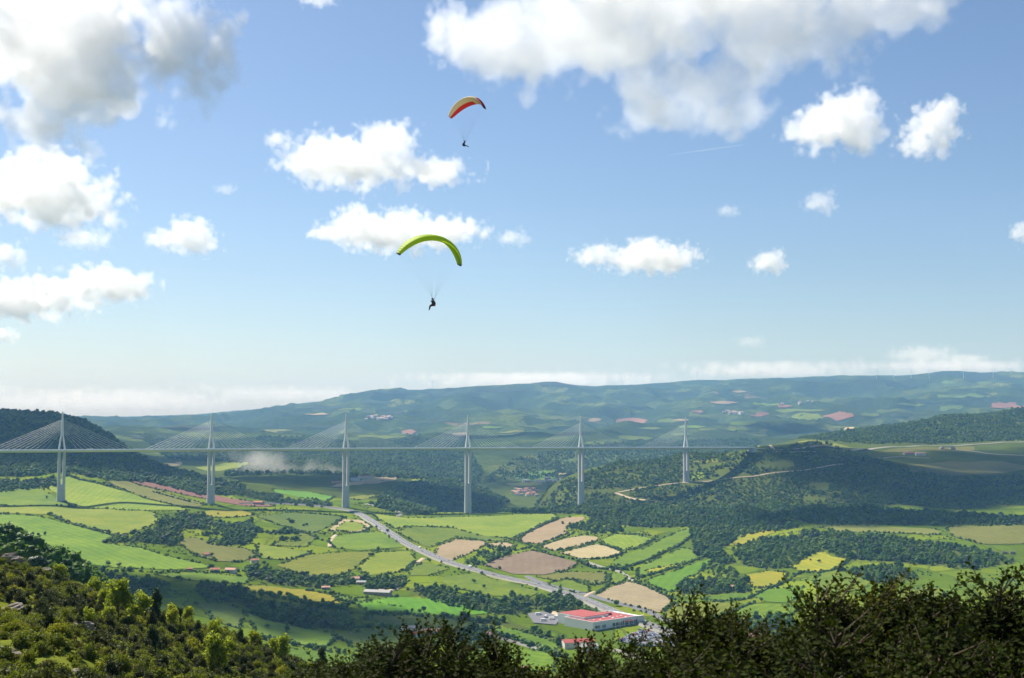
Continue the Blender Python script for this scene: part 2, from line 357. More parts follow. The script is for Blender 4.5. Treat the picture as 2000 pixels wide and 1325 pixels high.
RY = np.geomspace(60, 34000, 5200)
def G(u, v, ymin=60, ymax=34000):
    """Where the line of sight through photo pixel (u, v) meets the ground."""
    r = ray(u, v); ys = RY[(RY >= ymin) & (RY <= ymax)]
    z = CAMZ + r[2] / r[1] * ys; g = H(r[0] / r[1] * ys, ys); k = np.nonzero(z < g)[0]
    if len(k) == 0: y = ys[np.argmin(z - g)]
    else:
        k = k[0]
        if k == 0: y = ys[0]
        else:
            a, b = z[k - 1] - g[k - 1], g[k] - z[k]; y = ys[k - 1] + (ys[k] - ys[k - 1]) * a / (a + b + 1e-9)
    x = r[0] / r[1] * y
    return np.array([x, y, float(H(x, y))])

# woods: polygons on the photo with the range of distances they stand in, spacing and share of cover
WOODS = {
    'hillside_forest': ([(-400, 780), (0, 795), (124, 800), (240, 868), (300, 903), (400, 935), (480, 948), (470, 968), (390, 968), (300, 944), (210, 938), (120, 922), (60, 932), (0, 930), (-400, 930)], 3000, 4500, 10, .95),
    'spur_forest': ([(1000, 990), (1080, 946), (1210, 902), (1330, 887), (1480, 885), (1590, 864), (1690, 888), (1780, 922), (1880, 934), (2050, 928), (2050, 1012), (1900, 1000), (1500, 992), (1300, 988)], 3120, 4000, 9, .62),
    'valley_head_forest': ([(740, 1003), (745, 968), (800, 943), (870, 940), (930, 948), (995, 980), (940, 1003), (870, 1003)], 3250, 4850, 10, .96),
    'scarp_forest': ([(270, 846), (500, 848), (740, 848), (900, 862), (940, 920), (930, 948), (800, 935), (650, 928), (560, 925), (430, 932), (500, 905), (330, 897)], 4300, 7600, 14, .9),
    'gorge_forest': ([(930, 948), (1000, 898), (1150, 868), (1340, 860), (1480, 858), (1480, 890), (1330, 892), (1100, 940), (1000, 935)], 5000, 7300, 13, .6),
    'ridge_forest': ([(1560, 856), (1640, 846), (1850, 810), (2050, 794), (2050, 862), (1900, 866), (1720, 870)], 4650, 6000, 12, .75),
}
VWOODS = [  # patches of wood in the near valley: polygon, spacing, cover
    ([(960, 1000), (1100, 992), (1500, 989), (1720, 989), (1720, 1000), (1500, 1004), (1100, 1004)], 8, .95),
    ([(1140, 1003), (1300, 999), (1500, 1000), (1560, 1030), (1480, 1042), (1420, 1050), (1380, 1040), (1340, 1030), (1240, 1030), (1160, 1018)], 9, .9),
    ([(1350, 1040), (1440, 1052), (1430, 1062), (1405, 1075), (1440, 1100), (1405, 1100), (1362, 1085)], 9, .8),
    ([(1430, 1074), (1490, 1056), (1560, 1050), (1650, 1070), (1600, 1078), (1540, 1110), (1500, 1112), (1450, 1105)], 9, .82),
    ([(1320, 1150), (1345, 1138), (1450, 1132), (1470, 1155), (1400, 1162), (1330, 1162)], 8, .8),
    ([(1500, 1002), (1750, 998), (2040, 1014), (2040, 1028), (1850, 1026), (1600, 1026)], 10, .62),
    ([(1560, 1040), (1700, 1045), (1850, 1064), (1950, 1085), (1990, 1100), (1900, 1112), (1760, 1100), (1640, 1092)], 9, .8),
    ([(1640, 1115), (1750, 1105), (1800, 1130), (1720, 1142)], 9, .7),
    ([(195, 1062), (250, 1050), (300, 1035), (320, 1012), (350, 1020), (355, 1050), (345, 1068), (270, 1060)], 9, .92),
    ([(345, 1003), (412, 1010), (402, 1036), (352, 1032)], 9, .95),
    ([(388, 1037), (430, 1018), (490, 1020), (500, 1055), (470, 1068), (410, 1064)], 8, .55),
    ([(478, 1030), (520, 1040), (582, 1040), (582, 1056), (505, 1062)], 8, .5),
    ([(-200, 1000), (0, 1050), (50, 1068), (110, 1093), (160, 1112), (215, 1150), (200, 1158), (100, 1132), (0, 1108), (-200, 1060)], 7, .95),
    ([(145, 1118), (210, 1122), (240, 1148), (215, 1160), (170, 1150)], 8, .6),
    ([(480, 1106), (540, 1120), (600, 1130), (670, 1126), (692, 1140), (620, 1150), (540, 1142), (480, 1125)], 9, .88),
    ([(700, 1130), (790, 1128), (790, 1150), (722, 1156)], 9, .8),
    ([(790, 1152), (850, 1142), (900, 1162), (1010, 1176), (1060, 1190), (1010, 1202), (930, 1195), (850, 1178)], 9, .85),
    ([(375, 1150), (430, 1145), (500, 1165), (492, 1182), (400, 1170)], 9, .9),
    ([(480, 1184), (600, 1190), (690, 1215), (690, 1232), (600, 1228), (500, 1208)], 9, .75),
    ([(860, 1240), (950, 1225), (975, 1262), (900, 1278)], 9, .7),
    ([(860, 1205), (1000, 1215), (1060, 1238), (1110, 1255), (1090, 1262), (1000, 1226), (900, 1214)], 9, .6),
    ([(1000, 1165), (1110, 1170), (1180, 1192), (1150, 1200), (1060, 1196)], 9, .6),
    ([(215, 1128), (330, 1140), (300, 1166), (240, 1162)], 9, .45),
    ([(960, 1066), (1010, 1074), (980, 1092), (930, 1112), (905, 1104)], 9, .4),
    ([(1100, 1022), (1180, 1018), (1240, 1034), (1180, 1050), (1130, 1044)], 9, .35),
    ([(1440, 1216), (1540, 1205), (1560, 1240), (1470, 1250)], 9, .7),
    ([(1400, 1090), (1470, 1110), (1460, 1130), (1360, 1135), (1350, 1115)], 10, .4),
    ([(720, 985), (800, 985), (860, 998), (830, 1006), (760, 998)], 8, .7),
    ([(500, 975), (560, 978), (650, 985), (640, 992), (540, 985)], 9, .8),
    ([(430, 950), (520, 962), (560, 975), (500, 975), (440, 962)], 9, .6),
    ([(20, 940), (110, 935), (118, 952), (80, 953), (10, 962), (-100, 960), (-100, 940)], 9, .9),
    ([(540, 1012), (580, 1020), (600, 1030), (560, 1022)], 8, .5),
    ([(600, 1095), (640, 1100), (600, 1130), (560, 1125)], 9, .1),
]

# land colour per vertex: grass in the valley, leaf litter under woods, scrubby ground on the hills
GU, GV = project(GX, GY, GZ)
land = np.zeros((NR, NC, 3), np.float32); land[:] = (.10, .138, .012)
forest = np.zeros((NR, NC), bool)
for poly, y0, y1, s_, c_ in WOODS.values(): forest |= inpoly(GU, GV, poly) & (GY > y0) & (GY < y1)
for poly, s_, c_ in VWOODS:
    if c_ > .55: forest |= inpoly(GU, GV, poly) & (GY > 450) & (GY < 3300)
land[GY > 3350] = (.062, .085, .016)
land[forest] = (.07, .09, .02)
nv = fbm(GX / 70, GY / 90, 21, 4)[..., None]
fg = (GY < 700)
land[fg] = (.12, .14, .02)
rock_m = fg & (fbm(GX / 9, GY / 9, 31, 4) > .3) & (fbm(GX / 40, GY / 40, 33, 3) > .12)
land[rock_m] = (.17, .155, .10)
land *= (1 + 0.35 * nv)
m_land, t_, b_ = nodes('valley_ground')
at = t_.nodes.new('ShaderNodeAttribute'); at.attribute_name = 'land'
fa_ = t_.nodes.new('ShaderNodeAttribute'); fa_.attribute_name = 'far'
# far country: patchwork of forest, scrub, pasture and a few tilled fields
geo = t_.nodes.new('ShaderNodeNewGeometry')
wob = t_.nodes.new('ShaderNodeTexNoise'); wob.inputs['Scale'].default_value = 0.0035; wob.inputs['Detail'].default_value = 4; t_.links.new(geo.outputs['Position'], wob.inputs['Vector'])
ws = t_.nodes.new('ShaderNodeVectorMath'); ws.operation = 'SCALE'; ws.inputs['Scale'].default_value = 260; t_.links.new(wob.outputs['Color'], ws.inputs[0])
wa = t_.nodes.new('ShaderNodeVectorMath'); wa.operation = 'ADD'; t_.links.new(geo.outputs['Position'], wa.inputs[0]); t_.links.new(ws.outputs[0], wa.inputs[1])
wm = t_.nodes.new('ShaderNodeVectorMath'); wm.operation = 'MULTIPLY'; wm.inputs[1].default_value = (1, .55, 0); t_.links.new(wa.outputs[0], wm.inputs[0])
vo = t_.nodes.new('ShaderNodeTexVoronoi'); vo.inputs['Scale'].default_value = 1 / 210; t_.links.new(wm.outputs[0], vo.inputs['Vector'])
sep = t_.nodes.new('ShaderNodeSeparateColor'); t_.links.new(vo.outputs['Color'], sep.inputs[0])
patch = ramp(t_, sep.outputs[0], [(0.0, (.038, .062, .018)), (0.42, (.058, .085, .022)), (0.58, (.07, .098, .026)), (.8, (.092, .122, .03)), (.94, (.12, .14, .038)), (.99, (.17, .14, .085))])
patch.node.color_ramp.interpolation = 'CONSTANT'
nw = t_.nodes.new('ShaderNodeTexNoise'); nw.inputs['Scale'].default_value = 0.0011; nw.inputs['Detail'].default_value = 5; nw.inputs['Roughness'].default_value = .62; t_.links.new(geo.outputs['Position'], nw.inputs['Vector'])
wood_mask = ramp(t_, nw.outputs[0], [(.48, 0.0), (.53, 1.0)])
nt2 = t_.nodes.new('ShaderNodeTexNoise'); nt2.inputs['Scale'].default_value = 0.03; nt2.inputs['Detail'].default_value = 4; t_.links.new(geo.outputs['Position'], nt2.inputs['Vector'])
wood_col = mixcol(t_, (.02, .034, .013), (.05, .072, .022), ramp(t_, nt2.outputs[0], [(.35, 0.0), (.65, 1.0)]))
farcol = mixcol(t_, wood_col, patch, wood_mask)
hed = ramp(t_, nt2.outputs[0], [(.52, 0.0), (.58, 0.75)])
farcol = mixcol(t_, farcol, (.03, .05, .018), hed)
fine = t_.nodes.new('ShaderNodeTexNoise'); fine.inputs['Scale'].default_value = 0.12; fine.inputs['Detail'].default_value = 6; fine.inputs['Roughness'].default_value = .7; t_.links.new(geo.outputs['Position'], fine.inputs['Vector'])
# near valley: old small parcels with faint boundary lines
wm2 = t_.nodes.new('ShaderNodeVectorMath'); wm2.operation = 'MULTIPLY'; wm2.inputs[1].default_value = (1, .7, 0); t_.links.new(wa.outputs[0], wm2.inputs[0])
vn = t_.nodes.new('ShaderNodeTexVoronoi'); vn.inputs['Scale'].default_value = 1 / 85; t_.links.new(wm2.outputs[0], vn.inputs['Vector'])
ve = t_.nodes.new('ShaderNodeTexVoronoi'); ve.feature = 'DISTANCE_TO_EDGE'; ve.inputs['Scale'].default_value = 1 / 85; t_.links.new(wm2.outputs[0], ve.inputs['Vector'])
sp2 = t_.nodes.new('ShaderNodeSeparateColor'); t_.links.new(vn.outputs['Color'], sp2.inputs[0])
parcel = ramp(t_, sp2.outputs[1], [(0.0, (.72, .82, .7)), (.35, (.95, 1.05, .8)), (.7, (1.35, 1.3, 1.0)), (1.0, (1.5, 1.35, 1.2))])
pn_ = mixcol(t_, at.outputs['Color'], parcel, 1.0, 'MULTIPLY')
pn_ = mixcol(t_, pn_, (.03, .05, .014), ramp(t_, ve.outputs['Distance'], [(.015, .5), (.035, 0.0)]))
nearmask = t_.nodes.new('ShaderNodeAttribute'); nearmask.attribute_name = 'valley'
pn_ = mixcol(t_, at.outputs['Color'], pn_, nearmask.outputs['Fac'])
near = mixcol(t_, pn_, (.035, .055, .016), ramp(t_, fine.outputs[0], [(.53, 0.0), (.72, .6)]))
cfin = mixcol(t_, near, farcol, fa_.outputs['Fac'])
t_.links.new(cfin, b_.inputs['Base Color']); b_.inputs['Roughness'].default_value = 1; b_.inputs['Specular IOR Level'].default_value = 0.0
bp = t_.nodes.new('ShaderNodeBump'); bp.inputs['Strength'].default_value = 1.0; bp.inputs['Distance'].default_value = 9
bm_ = t_.nodes.new('ShaderNodeMath'); bm_.operation = 'MULTIPLY'; t_.links.new(nt2.outputs[0], bm_.inputs[0]); t_.links.new(fa_.outputs['Fac'], bm_.inputs[1])
t_.links.new(bm_.outputs[0], bp.inputs['Height']); t_.links.new(bp.outputs[0], b_.inputs['Normal'])

idx = np.arange(NR * NC).reshape(NR, NC)
quads = np.stack([idx[:-1, :-1], idx[:-1, 1:], idx[1:, 1:], idx[1:, :-1]], -1).reshape(-1, 4)
tm = np_mesh('terrain', np.stack([GX, GY, GZ], -1).reshape(-1, 3), quads=quads, mats=[m_land], smooth=True)
ca_ = tm.color_attributes.new('land', 'FLOAT_COLOR', 'POINT')
ca_.data.foreach_set('color', np.concatenate([land.reshape(-1, 3), np.ones((NR * NC, 1))], 1).astype(np.float32).ravel())
fw_ = tm.attributes.new('far', 'FLOAT', 'POINT'); fw_.data.foreach_set('value', sstep(GY, 5000, 6600).astype(np.float32).ravel())
vm_ = tm.attributes.new('valley', 'FLOAT', 'POINT'); vm_.data.foreach_set('value', ((GY > 900) & (GY < 3300) & ~forest).astype(np.float32).ravel())
terrain = tag(link('terrain', tm), kind='structure')

# ------------------------------------------------------------------ fields, draped on the ground
def chaikin(p, closed=True, n=2):
    p = np.asarray(p, float)
    for _ in range(n):
        a = p; b = np.roll(p, -1, 0)
        if not closed: a = p[:-1]; b = p[1:]
        q_ = np.stack([a * .75 + b * .25, a * .25 + b * .75], 1).reshape(-1, p.shape[1])
        p = q_ if closed else np.concatenate([p[:1], q_, p[-1:]])
    return p

def rough_edge(p, seed=0):
    p = np.asarray(p, float); a = p; b = np.roll(p, -1, 0)
    q_ = np.stack([a * .93 + b * .07, a * .07 + b * .93], 1).reshape(-1, 2)
    out = []
    for i in range(len(q_)):
        a, b = q_[i], q_[(i + 1) % len(q_)]; L = np.hypot(*(b - a)); n = max(1, int(L / 18)); nn = np.array([b[1] - a[1], a[0] - b[0]]) / (L + 1e-6)
        for k in range(n):
            c = a + (b - a) * k / n; out.append(c + nn * float(fbm(np.array(c[0] / 30), np.array(c[1] / 30), seed, 3)) * 5)
    return np.array(out)

def drape(name, poly_xy, mat, lift, sp=None):
    p = np.asarray(poly_xy, float); c = p.mean(0); ext = np.ptp(p, axis=0).max()
    sp = sp or max(14.0, ext / 22)
    ring = []
    for i in range(len(p)):
        a, b = p[i], p[(i + 1) % len(p)]; n = max(1, int(np.hypot(*(b - a)) / sp))
        for k in range(n): ring.append(a + (b - a) * k / n)
    ring = np.array(ring)
    lo, hi = p.min(0), p.max(0)
    gx, gy_ = np.meshgrid(np.arange(lo[0] + sp / 2, hi[0], sp), np.arange(lo[1] + sp / 2, hi[1], sp)); g = np.stack([gx.ravel(), gy_.ravel()], 1)
    g = g[inpoly(g[:, 0], g[:, 1], p)] if len(g) else g
    vs_ = [Vector(v) for v in (ring - c)] + [Vector(v) for v in (g - c)]
    n = len(ring)
    r = delaunay_2d_cdt(vs_, [(i, (i + 1) % n) for i in range(n)], [], 1, 1e-4)
    vx = np.array([(v.x, v.y) for v in r[0]]); fc = [tuple(f) for f in r[2]]
    if not fc: return None
    z = H(vx[:, 0] + c[0], vx[:, 1] + c[1]) + lift; z0 = float(z.mean())
    me = bpy.data.meshes.new(name); me.from_pydata(np.column_stack([vx, z - z0]).tolist(), [], fc); me.materials.append(mat)
    me.polygons.foreach_set('use_smooth', [True] * len(fc)); me.update()
    # normals upward
    if len(me.polygons) and me.polygons[0].normal.z < 0: me.flip_normals()
    return tag(link(name, me, None, None, (c[0], c[1], z0)), kind='structure')

FIELDS = [
    ('gb', [(-60, 1000), (60, 1008), (150, 1028), (232, 1046), (195, 1062), (270, 1070), (340, 1090), (420, 1108), (330, 1114), (250, 1112), (160, 1103), (90, 1085), (30, 1068), (-40, 1046)]),
    ('gy', [(-60, 988), (120, 991), (300, 1001), (312, 1020), (290, 1032), (240, 1045), (210, 1045), (150, 1026), (95, 1006), (-60, 998)]),
    ('gy', [(130, 931), (190, 946), (250, 963), (330, 986), (370, 998), (250, 999), (140, 990), (118, 972), (90, 950)]),
    ('gb', [(25, 954), (80, 955), (115, 976), (150, 990), (80, 990), (-40, 986), (-40, 966)]),
    ('ol', [(205, 941), (250, 941), (300, 956), (400, 985), (380, 993), (332, 985), (252, 962)]),
    ('rd', [(245, 938), (290, 942), (350, 955), (420, 968), (500, 982), (540, 990), (500, 991), (420, 979), (330, 961), (270, 948)]),
    ('gb', [(395, 931), (440, 933), (470, 941), (440, 946), (400, 940)]),
    ('gd', [(455, 961), (500, 961), (520, 970), (500, 974), (460, 969)]),
    ('yl', [(380, 1004), (415, 997), (470, 998), (500, 1006), (450, 1012), (400, 1010)]),
    ('gd', [(500, 1009), (560, 1002), (640, 1005), (672, 1012), (642, 1030), (600, 1044), (560, 1030)]),
    ('tn', [(638, 1039), (670, 1015), (705, 1016), (726, 1030), (690, 1042), (660, 1037)]),
    ('gy', [(655, 1035), (674, 1020), (700, 1022), (716, 1031), (690, 1039)]),
    ('gb', [(640, 1055), (700, 1041), (750, 1040), (790, 1069), (700, 1077), (650, 1070)]),
    ('gy', [(540, 1105), (600, 1084), (680, 1079), (730, 1079), (700, 1105), (670, 1124), (620, 1127), (570, 1118)]),
    ('gy', [(705, 1104), (735, 1080), (800, 1077), (812, 1095), (795, 1114), (760, 1122), (720, 1125), (702, 1116)]),
    ('gb', [(800, 1111), (832, 1098), (880, 1112), (830, 1125), (800, 1125)]),
    ('gy', [(722, 1003), (800, 1013), (870, 1011), (960, 1001), (1080, 1004), (1090, 1010), (1060, 1024), (1030, 1039), (1000, 1052), (930, 1046), (880, 1030), (800, 1028), (770, 1034)]),
    ('gb', [(775, 1040), (800, 1030), (880, 1032), (960, 1050), (1000, 1055), (985, 1060), (890, 1051), (860, 1062), (838, 1070), (808, 1058)]),
    ('tn', [(848, 1084), (860, 1066), (890, 1054), (945, 1058), (950, 1065), (920, 1080), (880, 1098), (862, 1094)]),
    ('tn', [(946, 1063), (985, 1060), (1010, 1067), (985, 1072)]),
    ('tn', [(1013, 1053), (1060, 1026), (1100, 1012), (1145, 1010), (1130, 1022), (1105, 1031), (1108, 1044), (1050, 1063), (1020, 1060)]),
    ('tn', [(1056, 1068), (1110, 1051), (1140, 1047), (1168, 1050), (1160, 1060), (1110, 1073), (1080, 1077)]),
    ('tn', [(1090, 1081), (1120, 1074), (1165, 1064), (1190, 1069), (1215, 1080), (1185, 1089), (1140, 1092)]),
    ('br', [(943, 1105), (975, 1090), (1040, 1076), (1085, 1088), (1130, 1100), (1110, 1114), (1060, 1124), (1000, 1122)]),
    ('ol', [(1045, 1127), (1110, 1118), (1185, 1119), (1180, 1138), (1160, 1144), (1130, 1130), (1095, 1138)]),
    ('gb', [(1070, 1142), (1110, 1132), (1155, 1149), (1150, 1160), (1110, 1158)]),
    ('gb', [(1192, 1122), (1220, 1120), (1225, 1132), (1192, 1143)]),
    ('br', [(1165, 1165), (1185, 1151), (1225, 1137), (1250, 1141), (1290, 1160), (1315, 1175), (1290, 1198), (1250, 1190), (1200, 1178)]),
    ('gy', [(1172, 1058), (1200, 1044), (1245, 1047), (1275, 1053), (1240, 1071), (1215, 1075), (1190, 1066)]),
    ('gb', [(1190, 1101), (1230, 1081), (1290, 1056), (1340, 1034), (1358, 1036), (1350, 1050), (1320, 1066), (1270, 1092), (1220, 1108)]),
    ('gb', [(1245, 1113), (1280, 1094), (1330, 1071), (1358, 1076), (1360, 1091), (1320, 1106), (1280, 1120), (1245, 1130)]),
    ('yl', [(1260, 1115), (1320, 1105), (1326, 1108), (1270, 1121)]),
    ('gv', [(1260, 1136), (1300, 1121), (1360, 1101), (1400, 1087), (1380, 1110), (1340, 1130), (1330, 1145), (1310, 1158), (1285, 1151)]),
    ('yl', [(1420, 1065), (1440, 1055), (1480, 1031), (1500, 1029), (1515, 1040), (1480, 1054), (1450, 1067)]),
    ('yl', [(1450, 1125), (1500, 1115), (1540, 1120), (1525, 1140), (1480, 1150), (1455, 1140)]),
    ('yl', [(1545, 1110), (1590, 1081), (1620, 1079), (1622, 1088), (1655, 1092), (1640, 1110), (1600, 1118), (1560, 1116)]),
    ('gv', [(1370, 1168), (1430, 1159), (1470, 1161), (1460, 1171), (1400, 1174)]),
    ('gy', [(1295, 1205), (1320, 1179), (1400, 1176), (1445, 1181), (1430, 1195), (1390, 1210), (1340, 1222), (1310, 1220)]),
    ('gb', [(1430, 1199), (1470, 1181), (1520, 1181), (1560, 1190), (1540, 1209), (1470, 1211)]),
    ('gy', [(1390, 1216), (1450, 1211), (1470, 1235), (1430, 1232)]),
    ('gv', [(1475, 1165), (1500, 1151), (1570, 1146), (1560, 1165), (1540, 1179), (1500, 1177)]),
    ('gb', [(1600, 1122), (1640, 1112), (1700, 1143), (1680, 1152), (1620, 1160), (1590, 1142)]),
    ('gy', [(1700, 1172), (1760, 1156), (1830, 1147), (1850, 1165), (1760, 1182), (1710, 1187)]),
    ('ol', [(1850, 1030), (1930, 1029), (2060, 1033), (2060, 1068), (1920, 1064), (1860, 1050)]),
    ('ol', [(1600, 1031), (1700, 1029), (1830, 1034), (1840, 1046), (1740, 1042), (1640, 1040)]),
    ('gb', [(305, 1123), (370, 1119), (450, 1125), (500, 1131), (480, 1141), (420, 1139), (350, 1132)]),
    ('gb', [(210, 1130), (270, 1127), (280, 1140), (230, 1148)]),
    ('yl', [(450, 1146), (510, 1144), (600, 1153), (650, 1166), (665, 1180), (620, 1177), (560, 1167), (500, 1158)]),
    ('gb', [(640, 1158), (680, 1166), (730, 1172), (700, 1180), (668, 1172)]),
    ('gv', [(690, 1178), (740, 1172), (780, 1167), (860, 1172), (930, 1187), (960, 1199), (900, 1204), (800, 1200), (720, 1197)]),
    ('gd', [(500, 1172), (560, 1179), (620, 1190), (690, 1198), (680, 1207), (600, 1192), (520, 1184)]),
    ('gb', [(480, 1198), (520, 1212), (600, 1229), (660, 1240), (640, 1262), (560, 1256), (500, 1240)]),
    ('gd', [(700, 1206), (800, 1203), (880, 1209), (950, 1222), (930, 1236), (860, 1232), (760, 1222)]),
    ('gv', [(960, 1228), (1000, 1230), (1060, 1246), (1095, 1260), (1080, 1272), (1020, 1253), (975, 1241)]),
    ('gb', [(945, 1272), (1000, 1267), (1060, 1272), (1090, 1290), (1080, 1312), (1000, 1312), (950, 1290)]),
    ('gv', [(550, 1268), (620, 1271), (700, 1286), (700, 1310), (620, 1300), (560, 1281)]),
    ('gb', [(870, 1127), (930, 1119), (1000, 1141), (1055, 1158), (1030, 1169), (960, 1164), (890, 1150), (862, 1138)]),
    ('ol', [(342, 1052), (380, 1051), (430, 1067), (480, 1072), (500, 1085), (470, 1099), (420, 1097), (370, 1080)]),
    ('gy', [(497, 1064), (560, 1071), (610, 1080), (560, 1095), (507, 1090)]),
    ('gb', [(585, 1042), (620, 1049), (600, 1069), (530, 1066), (540, 1060), (585, 1058)]),
    ('gd', [(380, 1178), (440, 1180), (480, 1196), (470, 1230), (420, 1215)]),
    ('gd', [(650, 1240), (760, 1228), (860, 1238), (850, 1270), (720, 1275)]),
    ('tn', [(640, 951), (690, 941), (720, 935), (780, 932), (770, 940), (700, 948)]),
    ('gy', [(800, 938), (875, 932), (870, 938), (820, 943)]),
    ('gy', [(672, 973), (735, 966), (735, 972), (700, 978)]),
    ('gv', [(530, 956), (600, 961), (655, 971), (640, 980), (590, 973), (540, 963)]),
    ('tn', [(310, 906), (355, 902), (355, 908), (330, 911)]),
    ('gy', [(380, 913), (440, 905), (500, 901), (500, 909), (430, 921), (400, 920)]),
    ('tn', [(455, 918), (500, 911), (528, 913), (500, 920)]),
    ('gv', [(530, 901), (570, 898), (572, 905), (535, 908)]),
    ('gy', [(1556, 864), (1600, 861), (1650, 871), (1690, 879), (1640, 877), (1590, 869)]),
    ('gy', [(1335, 906), (1400, 896), (1450, 884), (1440, 891), (1380, 905)]),
    ('gy', [(1346, 938), (1350, 926), (1375, 922), (1378, 930), (1365, 938)]),
    ('ol', [(1690, 880), (1760, 876), (1900, 872), (1905, 880), (1800, 881)]),
    ('ol', [(1770, 906), (1850, 901), (1950, 901), (2030, 914), (1930, 927), (1850, 931), (1780, 924)]),
    ('gv', [(1000, 928), (1060, 920), (1090, 922), (1085, 936), (1010, 940)]),
    ('tn', [(1090, 925), (1115, 923), (1112, 931), (1092, 933)]),
    ('ol', [(985, 945), (1060, 940), (1100, 939), (1060, 947), (1000, 951)]),
    ('br', [(1175, 913), (1188, 911), (1190, 916), (1176, 918)]),
]
FARF = [  # small fields on the far slopes: centre u, v, width, height, kind
    (1100, 818, 110, 8, 'gd'), (1160, 821, 30, 8, 'tn'), (1232, 822, 66, 9, 'rd'), (1305, 823, 50, 6, 'gd'), (1330, 822, 40, 5, 'tn'), (1362, 805, 26, 6, 'rd'),
    (1412, 787, 62, 6, 'tn'), (1445, 766, 32, 4, 'tn'), (1482, 811, 38, 11, 'rd'), (1450, 829, 66, 12, 'gd'), (1440, 841, 50, 8, 'gb'), (1578, 816, 64, 15, 'gb'),
    (1636, 814, 66, 19, 'rd'), (1532, 795, 32, 6, 'rd'), (1560, 803, 110, 7, 'gb'), (1700, 811, 48, 9, 'gd'), (1858, 797, 60, 9, 'gd'), (1968, 793, 80, 14, 'rd'),
    (1880, 776, 115, 6, 'gd'), (797, 844, 32, 9, 'rd'), (1060, 833, 120, 6, 'gd'), (960, 836, 50, 6, 'gb'), (750, 855, 110, 6, 'gb'), (1850, 748, 34, 8, 'gd'), (1925, 750, 32, 8, 'gd'),
    (1240, 857, 70, 8, 'gb'), (1165, 868, 56, 8, 'gd'), (1330, 850, 40, 6, 'gd'), (620, 810, 60, 4, 'tn'), (690, 800, 50, 4, 'gb'), (1000, 845, 60, 5, 'ol'), (1660, 838, 24, 6, 'tn'),
    (1620, 848, 60, 6, 'gb'), (1780, 791, 60, 5, 'gb'), (1350, 835, 60, 6, 'gb'), (900, 850, 40, 6, 'tn'), (540, 842, 60, 4, 'ol'), (1500, 790, 70, 5, 'gb'), (1270, 838, 50, 5, 'gb'),
    (1065, 753, 150, 9, 'fw'), (1570, 741, 110, 9, 'fw'), (1740, 750, 200, 20, 'fw'), (1860, 732, 240, 8, 'fw'), (1700, 762, 120, 14, 'fw'), (760, 769, 110, 8, 'fw'), (880, 768, 120, 12, 'fw'), (640, 797, 120, 8, 'fw'),
    (735, 787, 80, 10, 'fw'), (1330, 770, 90, 8, 'fw'), (980, 762, 130, 9, 'fw'), (1950, 740, 90, 8, 'fw'), (560, 800, 90, 6, 'fw'), (1230, 795, 80, 7, 'fw'), (1120, 785, 70, 6, 'fw'), (770, 806, 50, 10, 'fw'), (1420, 797, 120, 6, 'fw'), (640, 835, 120, 8, 'fw'), (540, 860, 160, 10, 'fw'), (840, 825, 120, 8, 'fw'), (1830, 787, 100, 6, 'fw'), (1760, 812, 50, 14, 'fw'), (300, 855, 120, 12, 'fw'), (420, 865, 120, 14, 'fw'), (1480, 755, 60, 4, 'fw'), (380, 835, 150, 8, 'fw'),
]
def fit(poly, ymin=450):
    g = np.array([G(u, v, ymin) for u, v in poly]); md = np.median(g[:, 1])
    return g[np.abs(g[:, 1] / md - 1) < 0.3][:, :2]
EDGES = []
for k, (kind, poly) in enumerate(FIELDS):
    w = fit(poly)
    if len(w) >= 3: EDGES.append(rough_edge(w, k))
    if len(w) >= 3: drape('field', rough_edge(w, k), FM[kind], 0.9 + (0.5 if kind in ('yl',) and len(poly) < 5 else 0) + (0.5 if k == 11 else 0))
for k, (u, v, w, h, kind) in enumerate(FARF):
    r_ = random.Random(k); poly = []
    for q_ in range(7):
        a = q_ / 7 * 6.283 + r_.uniform(-.3, .3); rr = r_.uniform(.75, 1.1)
        poly.append((u + math.cos(a) * w / 2 * rr, v + math.sin(a) * h / 2 * rr + math.cos(a) * h * r_.uniform(-.15, .15)))
    w_ = fit(poly, 4500)
    if len(w_) >= 4: drape('field', w_, FM[kind], 5.0, None)

# ------------------------------------------------------------------ roads
def spline(p, step):
    p = chaikin(p, False, 3); d = np.concatenate([[0], np.cumsum(np.hypot(*np.diff(p[:, :2], axis=0).T))])
    s = np.linspace(0, d[-1], max(2, int(d[-1] / step)))
    return np.stack([np.interp(s, d, p[:, k]) for k in range(p.shape[1])], 1)

def ribbon(name, c, z, o0, o1, mat, parent=None, skirt=0, dash=None):
    t = np.gradient(c[:, :2], axis=0); t /= np.hypot(t[:, 0], t[:, 1])[:, None] + 1e-9; n = np.stack([t[:, 1], -t[:, 0]], 1)
    a = c[:, :2] + n * o0; b = c[:, :2] + n * o1
    V = np.concatenate([np.column_stack([a, z]), np.column_stack([b, z])]); N = len(c); qd = []
    for i in range(N - 1):
        if dash and (i // dash) % 2: continue
        qd.append((i, i + 1, N + i + 1, N + i))
    if skirt:
        V = np.concatenate([V, np.column_stack([a - n * skirt * 1.5, z - skirt]), np.column_stack([b + n * skirt * 1.5, z - skirt])])
        for i in range(N - 1): qd += [(2 * N + i, 2 * N + i + 1, i + 1, i), (N + i, N + i + 1, 3 * N + i + 1, 3 * N + i)]
    c0 = V.mean(0)
    me = np_mesh(name, V - c0 * (parent is None), quads=qd, mats=[mat])
    return link(name, me, parent, None, c0 if parent is None else None)

def road_line(pix, step, ymin=450):
    g = np.array([G(u, v, ymin) for u, v in pix]); return spline(g[:, :2], step)

def smooth_z(c, lift, k=9):
    z = H(c[:, 0], c[:, 1]); kk = np.ones(k) / k
    zs = np.convolve(np.pad(z, k // 2, mode='edge'), kk, 'valid')[:len(z)]
    return np.maximum(zs, z - .3) + lift

